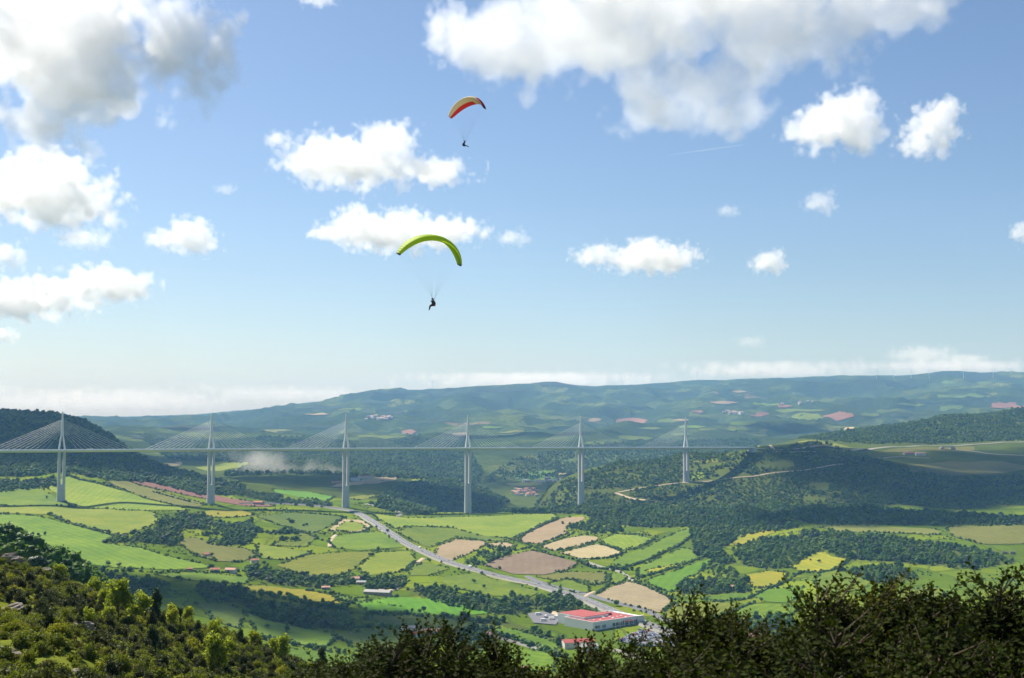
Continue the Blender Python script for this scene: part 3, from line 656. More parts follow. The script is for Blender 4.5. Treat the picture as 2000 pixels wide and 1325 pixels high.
EXP = [(470, 985), (540, 984), (620, 989), (680, 997), (707, 1006), (740, 1028), (780, 1056), (830, 1081), (890, 1104), (950, 1121), (1000, 1133), (1060, 1147), (1110, 1162), (1170, 1184), (1230, 1209), (1290, 1231), (1345, 1248), (1420, 1272), (1500, 1300), (1600, 1340)]
ec = road_line(EXP, 10); ez = smooth_z(ec, 2.2)
exp_o = tag(ribbon('main_road', ec, ez, -8.6, 8.6, M_SHOULDER, None, 2.5), kind='structure')
ex = empty('road_surface'); ex.parent = exp_o; ex.location = -exp_o.location
ribbon('carriageway', ec, ez + .15, -7.6, -.7, M_ASPH, ex); ribbon('carriageway', ec, ez + .15, .7, 7.6, M_ASPH, ex)
for o_ in (-7.3, -1.0, 1.0, 7.3): ribbon('edge_line', ec, ez + .25, o_ - .11, o_ + .11, M_PAINT, ex)
for o_ in (-4.15, 4.15): ribbon('lane_line', ec, ez + .25, o_ - .12, o_ + .12, M_PAINT, ex, dash=1)
t_r = np.gradient(ec, axis=0); t_r /= np.hypot(t_r[:, 0], t_r[:, 1])[:, None]; n_r = np.stack([t_r[:, 1], -t_r[:, 0]], 1)
def rail(off, h0, h1, w):
    rings = []
    for i in range(len(ec)):
        a = ec[i] + n_r[i] * (off - w); b = ec[i] + n_r[i] * (off + w)
        rings.append([(a[0], a[1], ez[i] + h0), (b[0], b[1], ez[i] + h0), (b[0], b[1], ez[i] + h1), (a[0], a[1], ez[i] + h1)])
    return MB().loft(rings)
rail(0, .2, .9, .2).build('median_barrier', M_JOINT, ex); rail(8.2, .5, .8, .06).build('guard_rail', M_JOINT, ex); rail(-8.2, .5, .8, .06).build('guard_rail', M_JOINT, ex)

ROADS = [
    (8, M_ASPH, [(1030, 1126), (1062, 1141), (1110, 1152), (1150, 1163), (1200, 1178), (1262, 1192), (1292, 1208), (1340, 1230), (1372, 1238)]),
    (5, M_TRACK, [(1140, 1168), (1152, 1160), (1162, 1157)]),
    (5, M_SHOULDER, [(1130, 1090), (1160, 1104), (1200, 1113), (1222, 1122), (1229, 1131), (1240, 1136)]),
    (5, M_TRACK, [(655, 1046), (644, 1058), (645, 1069)]),
    (6, M_TRACK, [(826, 1091), (815, 1100)]),
    (6, M_TRACK, [(790, 1128), (780, 1145), (765, 1156), (740, 1152)]),
    (8, M_TRACK, [(1203, 963), (1228, 972), (1262, 978), (1300, 984), (1318, 989)]),
    (6, M_TRACK, [(1205, 963), (1232, 957), (1290, 948), (1340, 942), (1400, 940), (1470, 932), (1540, 922), (1600, 914), (1645, 907)]),
    (22, M_SHOULDER, [(1462, 879), (1520, 877), (1580, 878), (1640, 877), (1720, 873), (1800, 871), (1900, 868), (2060, 862)]),
    (8, M_SHOULDER, [(1850, 877), (1895, 881), (1940, 888), (2040, 893)]),
    (6, M_SHOULDER, [(1690, 893), (1760, 891), (1815, 895)]),
    (7, M_SHOULDER, [(775, 1010), (785, 1004), (770, 997), (745, 990), (715, 985)]),
    (5, M_TRACK, [(1076, 1190), (1085, 1200), (1098, 1209)]),
    (6, M_SHOULDER, [(1200, 1270), (1225, 1276), (1255, 1290), (1290, 1300), (1340, 1310)]),
    (5, M_SHOULDER, [(940, 1240), (975, 1246), (1030, 1262), (1100, 1280)]),
    (4, M_TRACK, [(800, 1180), (760, 1172)]),
    (6, M_TRACK, [(1480, 870), (1500, 880), (1530, 884), (1600, 884)]),
]
for w_, m_, pix in ROADS:
    c = road_line(pix, 9); 
    if len(c) > 3:
        o = ribbon('road' if m_ is not M_TRACK else 'dirt_track', c, smooth_z(c, 1.4, 5), -w_ / 2, w_ / 2, m_, None, 1.5); tag(o, kind='structure')

# ------------------------------------------------------------------ the viaduct
PU = [-201, 124, 415, 677, 914, 1134, 1339]
PZ = [2597, 2748, 2899, 3050, 3201, 3353, 3504]
PD = [88.5, 91, 93.8, 96.8, 100.4, 104.6, 108.6]          # deck top below the camera
pyl = [np.array([(u - 1000) / F * z, z, CAMZ - d]) for u, z, d in zip(PU, PZ, PD)]
dirb = (pyl[-1] - pyl[1]); dirb[2] = 0; dirb /= np.linalg.norm(dirb)
start = pyl[0] - dirb * 260 + np.array([0, 0, 2.5]); end = pyl[-1] + dirb * 232 + np.array([0, 0, -3.0])
dk = np.array([start] + pyl + [end]); dl = np.concatenate([[0], np.cumsum(np.linalg.norm(np.diff(dk[:, :2], axis=0), axis=1))])
pf = [np.polyfit(dl, dk[:, k], 3) for k in range(3)]
def deck_at(s): return np.array([np.polyval(pf[k], s) for k in range(3)])
def deck_frame(s):
    p = deck_at(s); t = deck_at(s + 5) - deck_at(s - 5); t[2] = 0; t /= np.linalg.norm(t); n = np.array([-t[1], t[0], 0]); return p, t, n
via = empty('viaduct', deck_at(dl[1]))
tag(via, 'long pale cable-stayed road viaduct crossing the whole valley on tall slender piers', 'viaduct')
O0 = np.array(via.location)
SS = np.linspace(0, dl[-1], 180)
def extrude(sec):
    rings = []
    for s in SS:
        p, t, n = deck_frame(s); p = p - O0
        rings.append([tuple(p + n * a + np.array([0, 0, b])) for a, b in sec])
    return MB().loft(rings)
deck = extrude([(-16, 0), (-16, -.9), (-13, -1.6), (-4, -4.4), (4, -4.4), (13, -1.6), (16, -.9), (16, 0)]).build('deck', M_DECK, via)
extrude([(-12.5, .04), (-12.5, .1), (-2.2, .1), (-2.2, .04)][::-1]).build('carriageway', M_ASPH, deck)
extrude([(12.5, .04), (12.5, .1), (2.2, .1), (2.2, .04)]).build('carriageway', M_ASPH, deck)
m_screen = plain('wind_screen', (.78, .8, .81), .35, .04, .1)
for sg in (-1, 1):
    extrude([(sg * 15.7, 0.02), (sg * 15.9, 0.02), (sg * 15.7, 1.9), (sg * 15.6, 1.9)][::sg]).build('wind_screen', m_screen, deck)
def at_frame(p, t, n, a, b, z): return tuple(p - O0 + t * a + n * b + np.array([0, 0, z]))
def section(p, t, n, ca, wa, wb, z, ch=.28):
    """Chamfered rectangle: centre ca along the bridge, half widths wa (along) and wb (across)."""
    c = min(wa, wb) * ch * 2
    pts_ = [(wa, wb - c), (wa - c, wb), (-wa + c, wb), (-wa, wb - c), (-wa, -wb + c), (-wa + c, -wb), (wa - c, -wb), (wa, -wb + c)]
    return [at_frame(p, t, n, ca + x, y, z) for x, y in pts_]
pyl_s = [dl[k + 1] for k in range(7)]
for k in range(7):
    p, t, n = deck_frame(pyl_s[k]); gz = float(min(H(p[0] + dx, p[1] + dy) for dx in (-9, 0, 9) for dy in (-9, 0, 9))) - 3
    hgt = p[2] - 4.4 - gz; split = min(86.0, hgt * .62); base = -4.4 - hgt; zs = -4.4 - split
    mb = MB(); lv = 10
    mb.loft([section(p, t, n, 0, 8.2 + .9 * (1 - i / lv), 5.2 + 3.6 * (1 - i / lv), base + (hgt - split) * i / lv) for i in range(lv + 1)])
    pier = mb.build('pier', M_CONC, via)
    for sg in (-1, 1):
        rings = [section(p, t, n, sg * (5.0 + .5 * f), 3.1 - .35 * f, 5.2 - .9 * f, zs - .4 + (split + .4) * f) for f in np.linspace(0, 1, 8)]
        MB().loft(rings).build('pier_leg', M_CONC, pier)
    nz = int((hgt - split) / 14)
    for i in range(1, nz):       # joint lines between the poured lifts
        f = i / max(1, nz); r0 = section(p, t, n, 0, 8.2 + .9 * (1 - f) + .06, 5.2 + 3.6 * (1 - f) + .06, base + (hgt - split) * f - .15); r1 = [(a, b, c + .3) for a, b, c in r0]
        MB().loft([r0, r1], caps=False).build('lift_joint', M_JOINT, pier)
    # mast: an inverted Y
    mh, fork = 86.0, 37.0
    mast = MB().loft([section(p, t, n, 0, 3.3 - 1.9 * f, 2.6 - 1.1 * f, fork - 1 + (mh - fork + 1) * f) for f in np.linspace(0, 1, 8)]).build('mast', M_MAST, via)
    for sg in (-1, 1):
        rings = [section(p, t, n, sg * (6.6 * (1 - f) + 1.3 * f), 1.75 - .25 * f, 2.6 - .3 * f, .1 + (fork + .5) * f) for f in np.linspace(0, 1, 6)]
        MB().loft(rings).build('mast_leg', M_MAST, mast)
        for c in range(11):
            zt = 40 + 2.75 * c; reach = 34 + 12.0 * c
            q_, t2, n2 = deck_frame(pyl_s[k] + sg * reach)
            a = at_frame(p, t, n, sg * max(1.2, 2.6 - .03 * (zt - 37)), 0, zt)
            MB().tube([a, tuple(q_ - O0 + np.array([0, 0, .3]))], .22, 5).build('stay_cable', M_CABLE, mast)
# abutment where the deck meets the hill
p, t, n = deck_frame(dl[-1] - 4)
ab = MB().loft([[at_frame(p, t, n, a, b, z) for a, b in ((-2, -13), (9, -13), (9, 13), (-2, 13))] for z in (-14, -1.2)])
ab.build('abutment', M_CONC, via)

# ------------------------------------------------------------------ buildings
def house(name, pos, L, Wd, hw, rz, roofmat, wallmat, label, cat='house', group=None, hr=None, win=2, chim=False, parts=True):
    """Gabled building: walls with a door and windows, pitched roof with eaves."""
    hr = Wd * .22 if hr is None else hr; z0 = float(H(pos[0], pos[1]))
    e = empty(name, (pos[0], pos[1], z0), rz); tag(e, label, cat, group)
    l, w = L / 2, Wd / 2
    wall = MB().add([(-l, -w, -4), (l, -w, -4), (l, w, -4), (-l, w, -4), (-l, -w, hw), (l, -w, hw), (l, w, hw), (-l, w, hw), (-l, 0, hw + hr), (l, 0, hw + hr)],
                    [(0, 1, 5, 4), (2, 3, 7, 6), (1, 2, 6, 9, 5), (3, 0, 4, 8, 7), (4, 5, 9, 8), (6, 7, 8, 9)]).build('wall', wallmat, e)
    o = .5; rf = MB(); th = .3
    for sg in (-1, 1):
        a = [(-l - o, sg * (w + o), hw - hr * o / w + .06), (l + o, sg * (w + o), hw - hr * o / w + .06), (l + o, 0, hw + hr + .06), (-l - o, 0, hw + hr + .06)]
        rf.loft([a, [(x, y, z + th) for x, y, z in a]])
    roof = rf.build('roof', roofmat, e)
    if chim: MB().box((l * .5, -.4, hw + hr * .5), (l * .5 + .9, .4, hw + hr + 1.3)).build('chimney', wallmat, roof)
    if parts:
        for k in range(win):
            x = -l + L * (k + .5) / win
            for sg in (-1, 1): MB().box((x - .55, sg * (w + .02) - .04, hw * .45), (x + .55, sg * (w + .02) + .04, hw * .45 + 1.3)).build('window', M_GLASS, e)
        MB().box((-l * .1 - .6, -w - .08, 0), (-l * .1 + .6, -w + .02, 2.1)).build('door', M_BARK, e)
    return e

B = [  # u, v, length, width, wall height, rotation, roof, wall, label, category
    (404, 1087, 12, 8, 4, .4, M_ROOF, M_WALL, 'small red-roofed farmhouse among three trees in a tan meadow', 'house'),
    (420, 1118, 14, 9, 4.5, .2, M_ROOF, M_WALL, 'red-roofed house on the hedge line, left one of the close pair', 'house'),
    (451, 1119, 16, 10, 5, -.2, M_ROOFP, M_WALL, 'pink-roofed house with cream walls on the hedge line, right one of the close pair', 'house'),
    (371, 1115, 8, 5, 3, .1, M_ROOF, M_WALLS, 'tiny red-roofed shed on the long hedge below the big green field', 'shed'),
    (497, 1100, 13, 9, 5, .5, M_ROOF, M_WALL, 'red-roofed house half hidden at the end of a tan meadow', 'house'),
    (505, 986, 24, 12, 6, -.3, M_ROOF, M_WALLS, 'red-roofed farm building beside the main road near the second pier', 'farm building'),
    (692, 1136, 15, 10, 5, .3, M_ROOFP, M_WALL, 'pink-roofed farmhouse standing among dark trees above the long barn', 'house'),
    (706, 1142, 14, 8, 4, -.1, M_ROOFG, M_WALLS, 'pale-roofed outbuilding just right of the pink-roofed farmhouse', 'outbuilding'),
    (738, 1162, 40, 12, 4.5, -.28, M_ROOFG, M_WALLS, 'long grey-roofed barn at the foot of the dirt track', 'barn'),
    (636, 1151, 12, 7, 3, .2, M_ROOFP, M_WALLS, 'low tan shed behind the bright yellow-green field', 'shed'),
    (803, 1236, 24, 12, 6, .35, M_ROOFG, M_WALLW, 'white shed with pale grey roof behind the dark bush', 'shed'),
    (810, 1245, 14, 10, 5, .3, M_ROOFR, M_WALL, 'red-roofed house in front of the white grey-roofed shed', 'house'),
    (846, 1240, 30, 12, 5, .1, M_ROOFP, M_WALLS, 'long brown-roofed farm building right of the white shed', 'farm building'),
    (947, 1246, 16, 11, 5, -.2, M_ROOFP, M_WALL, 'lone pink-roofed house among dark trees left of the red-roofed supermarket', 'house'),
    (694, 939, 30, 16, 7, .3, M_ROOFG, M_WALLW, 'white barn on the tan field beside the third pier', 'barn'),
    (712, 935, 46, 16, 6, .35, M_ROOFP, M_WALL, 'long pink-roofed farm building on the tan field behind the third pier', 'farm building'),
    (657, 945, 30, 12, 5, .0, M_ROOF, M_WALLS, 'brown-roofed farm building left of the third pier', 'farm building'),
    (1774, 889, 34, 16, 7, .2, M_ROOF, M_WALLS, 'dark red building on the shaded plateau below the motorway, left of two', 'building'),
    (1797, 890, 34, 16, 7, .1, M_ROOFP, M_WALL, 'pinkish building on the shaded plateau below the motorway, right of two', 'building'),
    (1435, 1152, 14, 9, 5, .2, M_ROOFP, M_WALL, 'pale pink-roofed house by the dark pine grove', 'house'),
    (1467, 1250, 22, 12, 5, .3, M_ROOFP, M_WALL, 'pink-roofed house right of the tall spiky bush', 'house'),
    (1425, 1244, 16, 10, 4, -.3, M_ROOFG, M_WALL, 'white shed by the pale yard at the end of the main road', 'shed'),
    (1020, 1315, 14, 10, 5, .3, M_ROOFP, M_WALL, 'peach-coloured house peeking between the bushes at the bottom edge', 'house'),
    (1222, 1318, 16, 10, 5, .6, M_ROOFG, M_WALLW, 'white house peeking through the bushes at the bottom edge', 'house'),
]
for u, v, L, Wd, hw, rz, rm, wm_, lab, cat in B:
    house('farm_building' if 'arn' in lab or 'uild' in lab else ('shed' if 'shed' in lab else 'house'), G(u, v, 450), L, Wd, hw, rz, rm, wm_, lab, cat, win=max(2, int(L / 8)), chim=cat == 'house')
def hamlet(n, u0, u1, v0, v1, name, label, group, seed, ymin, big=1.0, roofs=(0, 1), parts=False):
    r_ = random.Random(seed)
    for k in range(n):
        p = G(r_.uniform(u0, u1), r_.uniform(v0, v1), ymin); s = r_.uniform(.8, 1.25) * big
        house(name, p, 15 * s, 10 * s, 7 * s, r_.uniform(-.6, .6), [M_ROOF, M_ROOFP, M_ROOFG][r_.choice(roofs)], r_.choice([M_WALL, M_WALLW, M_WALLS]), label, 'house', group, parts=parts)
hamlet(34, 1003, 1052, 955, 970, 'village_house', 'red-roofed village house at the foot of the gorge between the fourth and fifth piers', 'village houses in the gorge', 1, 4500, 1.0, (0, 0, 1))
hamlet(13, 990, 1105, 936, 943, 'hamlet_house', 'pale hamlet house on the terrace above the gorge village', 'hamlet houses above the gorge', 2, 5000, 1.2, (1, 2))
hamlet(16, 715, 765, 815, 823, 'hill_house', 'tiny pink-roofed house in the far hill village above the third pier', 'far hill village houses', 3, 6000, 2.0, (1, 2))
hamlet(10, 1412, 1450, 804, 810, 'ridge_house', 'tiny white house on the far ridge above the sixth pier', 'far ridge houses', 4, 6000, 1.8, (1, 2))
hamlet(5, 1500, 1600, 783, 792, 'distant_house', 'tiny pale house on the far slope above the yellow-green fields', 'far slope houses', 5, 6000, 1.8, (1, 2))

# supermarket with the red sheet roof
cx, cyy = 103.0, 1578.0
a1 = np.array([-35, 40.]) / np.hypot(35, 40); a2 = np.array([69, 55.]) / np.hypot(69, 55)
sz = float(max(H(cx, cyy), H(*(np.array([cx, cyy]) + a2 * 44 + a1 * 26)))) + .3
smk = empty('supermarket', (cx, cyy, sz)); tag(smk, 'large white supermarket with a bright red sheet roof beside the main road', 'supermarket')
def SP(a, b, z): return (a1[0] * a + a2[0] * b, a1[1] * a + a2[1] * b, z)
def prism(a0, a1_, b0, b1, z0, z1): return MB().loft([[SP(a0, b0, z), SP(a0, b1, z), SP(a1_, b1, z), SP(a1_, b0, z)] for z in (z0, z1)])
prism(0, 53, 0, 88, -6, 8).build('wall', M_WALLW, smk)
rf = prism(1, 52, 1, 76, 8.02, 8.5).build('roof', M_ROOFR, smk)
for a, b, w in ((8, 0, 0), (8, 1, 1)): pass
for nm, q_ in (('parapet', (0, .8, 0, 88)), ('parapet', (52.2, 53, 0, 88)), ('parapet', (.8, 52.2, 0, .8)), ('parapet', (.8, 52.2, 76.4, 77.2))):
    prism(*q_, 8.02, 9.3).build(nm, M_WALLW, smk)
prism(24, 74, 8, 50, -6, 11).build('back_hall', M_WALLW, smk)
prism(25, 73, 9, 49, 11.02, 11.7).build('roof', M_ROOFR, smk)
prism(30, 44, 52, 62, 8.5, 11.2).build('roof_plant_room', M_ROOFR, smk)
r_ = random.Random(3)
for k in range(12):
    a, b = r_.uniform(4, 20), r_.uniform(4, 72); prism(a, a + 2.4, b, b + 2.4, 8.5, 9.2).build('skylight', M_WALLW, rf)
for k in range(3): prism(34 + 5 * k, 36.5 + 5 * k, 63, 66, 8.5, 10.2).build('ventilation_unit', M_ROOFG, rf)
for k in range(9):      # shopfront bays facing the car park
    b = 34 + k * 5.8; prism(-.25, -.03, b, b + 4.6, .4, 4.6).build('window', M_GLASS, smk)
prism(-5, -.3, 52, 66, 4.9, 5.5).build('entrance_canopy', M_ROOFR, smk); prism(-.3, -.03, 56, 61, 0, 4.2).build('door', M_GLASS, smk)
prism(-3, 0.02, 77.5, 88, -6, 9.5).build('side_wing', M_WALL, smk)
for k in range(6): prism(-4.2, -3.6, 35 + k * 8, 35.6 + k * 8, -4, 6).build('post', M_WALLW, smk)
for b in (6, 16): prism(-.25, -.03, b, b + 6, .2, 4).build('loading_door', M_ROOFG, smk)
# workshop below it
g = G(1128, 1262, 450); house('workshop', g, 38, 20, 6, .25, M_ROOFR, M_WALL, 'low red-roofed workshop in front of the supermarket', 'workshop', hr=2.4, win=5)
g = G(1150, 1271, 450); house('warehouse', g, 20, 14, 6, .25, M_ROOFG, M_WALLW, 'small white warehouse with orange-brown yard below the red workshop', 'warehouse', hr=2, win=3)

# car park, cars and vans
lot_px = [(1205, 1252), (1252, 1231), (1345, 1248), (1322, 1266), (1239, 1262)]
lot = np.array([G(u, v, 450) for u, v in lot_px]); drape('car_park', lot[:, :2], M_ASPH, 1.3)
yard = np.array([G(u, v, 450) for u, v in [(1030, 1200), (1062, 1196), (1096, 1206), (1086, 1222), (1042, 1218)]]); drape('yard', yard[:, :2], M_ASPH, 1.2)
yard2 = np.array([G(u, v, 450) for u, v in [(1400, 1235), (1450, 1232), (1452, 1246), (1440, 1256), (1420, 1258)]]); drape('yard', yard2[:, :2], M_SHOULDER, 1.2)
CARCOL = [plain('car_paint', c, .3, .03, .2, 0, .5) for c in ((.75, .75, .75), (.5, .51, .53), (.08, .09, .1), (.3, .32, .35), (.45, .05, .04), (.07, .12, .3), (.7, .69, .64), (.18, .19, .2))]
def car_mesh(paint):
    prof = [(-2.1, .35), (2.1, .35), (2.15, .7), (1.9, .85), (1.05, .95), (.45, 1.42), (-1.1, 1.45), (-1.9, .98), (-2.15, .9)]
    mb = MB(); mb.loft([[(x, y, z if z < 1 else z) for x, z in prof] for y in (-.85, .85)], 0)
    for x0, x1, y in ((-1.05, .42, .87), (-1.05, .42, -.87)): mb.box((x0, y - .01, 1.0), (x1, y + .01, 1.35), 1)
    mb.add([(1.0, -.7, .99), (1.0, .7, .99), (.5, .65, 1.4), (.5, -.65, 1.4)], [(0, 1, 2, 3)], 1)
    for x in (-1.35, 1.35):
        for y in (-.8, .8):
            mb.loft([[(x + .33 * math.cos(a), y + d, .33 + .33 * math.sin(a)) for a in np.linspace(0, 2 * math.pi, 8, endpoint=False)] for d in (-.1, .1)], 2)
    return mb.mesh('car', [paint, M_GLASS, M_DARK])
CARM = [car_mesh(c) for c in CARCOL]
def car(p, rz, label, group, mi=None, name='parked_car', lift=.05):
    o = link(name, random.choice(CARM) if mi is None else CARM[mi]); o.location = (p[0], p[1], p[2] + lift); o.rotation_euler = (0, 0, rz); tag(o, label, 'car', group); return o
CARN = ['white', 'silver', 'black', 'grey', 'red', 'blue', 'cream', 'charcoal']
lc = lot[:, :2].mean(0); la = math.atan2(a2[1], a2[0]); n_car = 0
for r in range(-7, 8):
    for c in range(-22, 23):
        q_ = lc + a2 * (c * 3.0) - a1 * (r * 8.2 + (2.6 if r % 2 else 0))
        if n_car < 190 and inpoly(np.array([q_[0]]), np.array([q_[1]]), lot[:, :2])[0] and random.random() < .66:
            mi_ = random.randrange(8); car((q_[0], q_[1], float(H(q_[0], q_[1])) + 1.35), la + math.pi / 2 + random.choice((0, math.pi)) + random.uniform(-.04, .04), CARN[mi_] + ' car parked in the ' + ('rows nearer the supermarket wall' if r < 0 else 'rows farther from the supermarket wall'), 'cars in the supermarket car park', mi_); n_car += 1
lamp = 0
for k, (s_, side) in enumerate(((.30, 1), (.42, -1), (.47, 1), (.52, -1), (.60, 1), (.66, -1), (.72, 1), (.38, -1))):
    i = int(s_ * (len(ec) - 1)); q_ = ec[i] + n_r[i] * side * 4.0
    car((q_[0], q_[1], ez[i] + .2), math.atan2(t_r[i][1], t_r[i][0]) + (0 if side > 0 else math.pi), 'small car driving on the main road across the valley', 'cars on the main road', k % 8, 'car')
def van(p, rz, label, cat, L=7, group=None):
    e = empty('van', p, rz); tag(e, label, cat, group)
    MB().box((-L / 2, -1.2, .6), (L / 2 - 1.9, 1.2, 3.2)).build('cargo_box', M_WALLW, e)
    MB().loft([[(L / 2 - 1.85, y, .6), (L / 2, y, .6), (L / 2 + .05, y, 1.4), (L / 2 - .6, y, 2.5), (L / 2 - 1.85, y, 2.5)] for y in (-1.1, 1.1)]).build('cab', M_WALLW, e)
    for x in (-L / 2 + 1.2, L / 2 - 1):
        for y in (-1.1, 1.1):
            MB().loft([[(x + .45 * math.cos(a), y + d, .45 + .45 * math.sin(a)) for a in np.linspace(0, 2 * math.pi, 8, endpoint=False)] for d in (-.14, .14)]).build('wheel', M_DARK, e)
for k, (u, v, rz, lab) in enumerate(((1052, 1203, .2, 'white van at the back of the small yard left of the supermarket'), (1066, 1208, 1.1, 'white van parked aslant in the middle of the small yard'), (1078, 1212, .3, 'white van near the right side of the small yard'), (1062, 1215, .1, 'white van at the front of the small yard'), (1088, 1209, -.4, 'white van at the right corner of the small yard'))):
    g = G(u, v, 450); g[2] += 1.3; van(g, rz, lab, 'van', 8)
for k, s_ in enumerate((.45, .56)):
    i = int(s_ * (len(ec) - 1)); q_ = ec[i] - n_r[i] * 4.2; van((q_[0], q_[1], ez[i] + .2), math.atan2(t_r[i][1], t_r[i][0]) + math.pi, ('white lorry on the main road below the brown ploughed field', 'white lorry on the main road near the tan hillside field')[1 - k], 'lorry', 11)
# vehicles on the deck
for k, s in enumerate((dl[4] - 75, dl[3] + 110, dl[2] + 60, dl[5] + 100)):
    p, t, n = deck_frame(s); van(tuple(p + n * -6 + np.array([0, 0, .12])), math.atan2(t[1], t[0]), ('white lorry on the viaduct deck left of the fourth pylon', 'white lorry on the viaduct deck right of the third pylon', 'white lorry on the viaduct deck right of the second pylon', 'white lorry on the viaduct deck right of the fifth pylon')[k], 'lorry', 13)
# motorway overpass on the plateau to the right
g = G(1850, 878, 3500); ov = empty('overpass', g, .15); tag(ov, 'small pale motorway overpass with a dark underpass on the plateau', 'overpass')
MB().box((-22, -6, 7), (22, 6, 8.6)).build('deck', M_CONC, ov)
for x in (-22, 22): MB().box((x - 6, -6.5, -5), (x + 6, 6.5, 7.01)).build('abutment', M_WALLS, ov)
for y in (-6, 6): MB().box((-24, y - .2, 8.6), (24, y + .2, 9.8)).build('parapet', M_CONC, ov)

# wind turbines on the far ridge
def turbine(u, v, Y, k):
    g = G(u, v, 9000); y = g[1]; e = empty('wind_turbine', g); tag(e, 'tiny white wind turbine standing on the far ridge line', 'wind turbine', 'wind turbines on the far ridge')
    MB().tube([(0, 0, -20), (0, 0, 95)], [2.6, 1.6], 8).build('tower', M_WALLW, e)
    MB().box((-2, -4, 94), (2, 6, 98)).build('nacelle', M_WALLW, e)
    for j in range(3):
        a = j * 2.094 + k; c, s = math.cos(a), math.sin(a)
        MB().loft([[(c * r - s * w, -4.5 + d, 96 + s * r + c * w) for w, d in ((-wd, -.2), (wd, -.2), (wd, .2), (-wd, .2))] for r, wd in ((1, 1.2), (10, 2.0), (42, .5))]).build('blade', M_WALLW, e)
for k, u in enumerate((1362, 1420, 1457, 1486, 1520, 1712, 1745, 1780, 1815, 1882, 1940, 1975, 845)):
    turbine(u, {845: 760}.get(u, 743 if u < 1500 else 740), 0, k * .7)

# ------------------------------------------------------------------ trees, hedges and woods
def ico(sub):
    bm = bmesh.new(); bmesh.ops.create_icosphere(bm, subdivisions=sub, radius=1); v = np.array([x.co[:] for x in bm.verts]); f = np.array([[x.index for x in p.verts] for p in bm.faces]); bm.free(); return v, f
ICO1, ICO2 = ico(2), ico(3)

def rand_dirs(n, r_): d = r_.normal(size=(n, 3)); return d / np.linalg.norm(d, axis=1)[:, None]

def leaf_tris(cent, size, r_, out=None):
    """Small randomly turned triangles (leaf sprays) round the given points."""
    n = len(cent); a = rand_dirs(n, r_); b = np.cross(a, rand_dirs(n, r_)); b /= np.linalg.norm(b, axis=1)[:, None] + 1e-9
    s = (size * r_.uniform(.6, 1.4, n))[:, None]
    v = np.stack([cent + a * s, cent - a * s * .5 + b * s * .8, cent - a * s * .5 - b * s * .8], 1).reshape(-1, 3)
    return v, np.arange(3 * n).reshape(-1, 3)

def crown(seed, rx, rz, zc, nb, nleaf, leafs, lob=.5, cone=0.0, base=ICO1):
    """A crown: uneven lobes with ragged leaf sprays standing out of them."""
    r_ = np.random.default_rng(seed); V = []; Fc = []; k = 0; bv, bf = base; surf = []
    for i in range(nb):
        d = rand_dirs(1, r_)[0]; rad = r_.uniform(.25, .62); c = d * rad * np.array([rx, rx, rz])
        if i == 0: c = np.zeros(3)
        s = r_.uniform(.38, .62) * (1.25 if i == 0 else 1)
        if cone: s *= max(.25, 1 - cone * (c[2] / rz + 1) / 2); c[:2] *= max(.15, 1 - cone * (c[2] / rz + 1) / 2)
        jit = 1 + r_.uniform(-.22, .22, len(bv))
        v = bv * jit[:, None] * np.array([rx, rx, rz * .85]) * s + c + np.array([0, 0, zc]); V.append(v); Fc.append(bf + k); k += len(v); surf.append(v)
    su = np.concatenate(surf); pick = su[r_.integers(0, len(su), nleaf)]
    out = (pick - np.array([0, 0, zc])); pick = pick + out * r_.uniform(-.05, .2, nleaf)[:, None]
    lv, lf = leaf_tris(pick, leafs, r_); V.append(lv); Fc.append(lf + k)
    return np.concatenate(V), np.concatenate(Fc)

def trunk(h, r0, seed=0, limbs=4, top=None):
    r_ = random.Random(seed); mb = MB(); mb.tube([(0, 0, -.6), (r_.uniform(-.1, .1), 0, h * .5), (0, r_.uniform(-.2, .2), h)], [r0 * 1.3, r0, r0 * .6], 6)
    for k in range(limbs):
        a = k * 6.283 / limbs + r_.uniform(-.4, .4); L = h * r_.uniform(.5, .9)
        mb.tube([(0, 0, h * .6), (math.cos(a) * L * .4, math.sin(a) * L * .4, h * .85), (math.cos(a) * L * .7, math.sin(a) * L * .7, h * 1.25)], [r0 * .5, r0 * .35, r0 * .15], 5)
    return mb

# crowns for single trees (about 9 m tall) and pooled versions for the woods
TREES = []
for k in range(7):
    cv, cf = crown(100 + k, 3.6 + .5 * (k % 3), 3.2 + .5 * (k % 2), 5.4, 8, 260, .55)
    cm = np_mesh('crown', cv, cf, mats=[M_LEAF]); tmh = trunk(3.2, .28, k).mesh('trunk', [M_BARK]); TREES.append((cm, tmh))
CONIF = []
for k in range(2):
    cv, cf = crown(150 + k, 2.6, 5.2, 5.8, 10, 260, .5, cone=.8); CONIF.append((np_mesh('crown', cv, cf, mats=[M_LEAFC]), trunk(4, .25, k, 0).mesh('trunk', [M_BARK])))
wcol = bpy.data.collections.new('wood_sources')
WPOOL = []
for k in range(6):
    cv, cf = crown(200 + k, 4.2 + .4 * (k % 3), 3.6 + .5 * (k % 2), 3.6, 6, 110, .8)
    tv = trunk(2.6, .3, k, 3); vo_ = np.array(tv.v); nf = len(cf)
    me = bpy.data.meshes.new('wood_tree')
    allv = np.concatenate([cv, vo_]); faces = cf.tolist() + [tuple(i + len(cv) for i in f) for f in tv.f]
    me.from_pydata(allv.tolist(), [], faces); me.materials.append(M_LEAF if k < 5 else M_LEAFC); me.materials.append(M_BARK)
    me.polygons.foreach_set('material_index', [0] * nf + [1] * len(tv.f)); me.update()
    o = bpy.data.objects.new('wood_tree', me); wcol.objects.link(o); WPOOL.append(o)

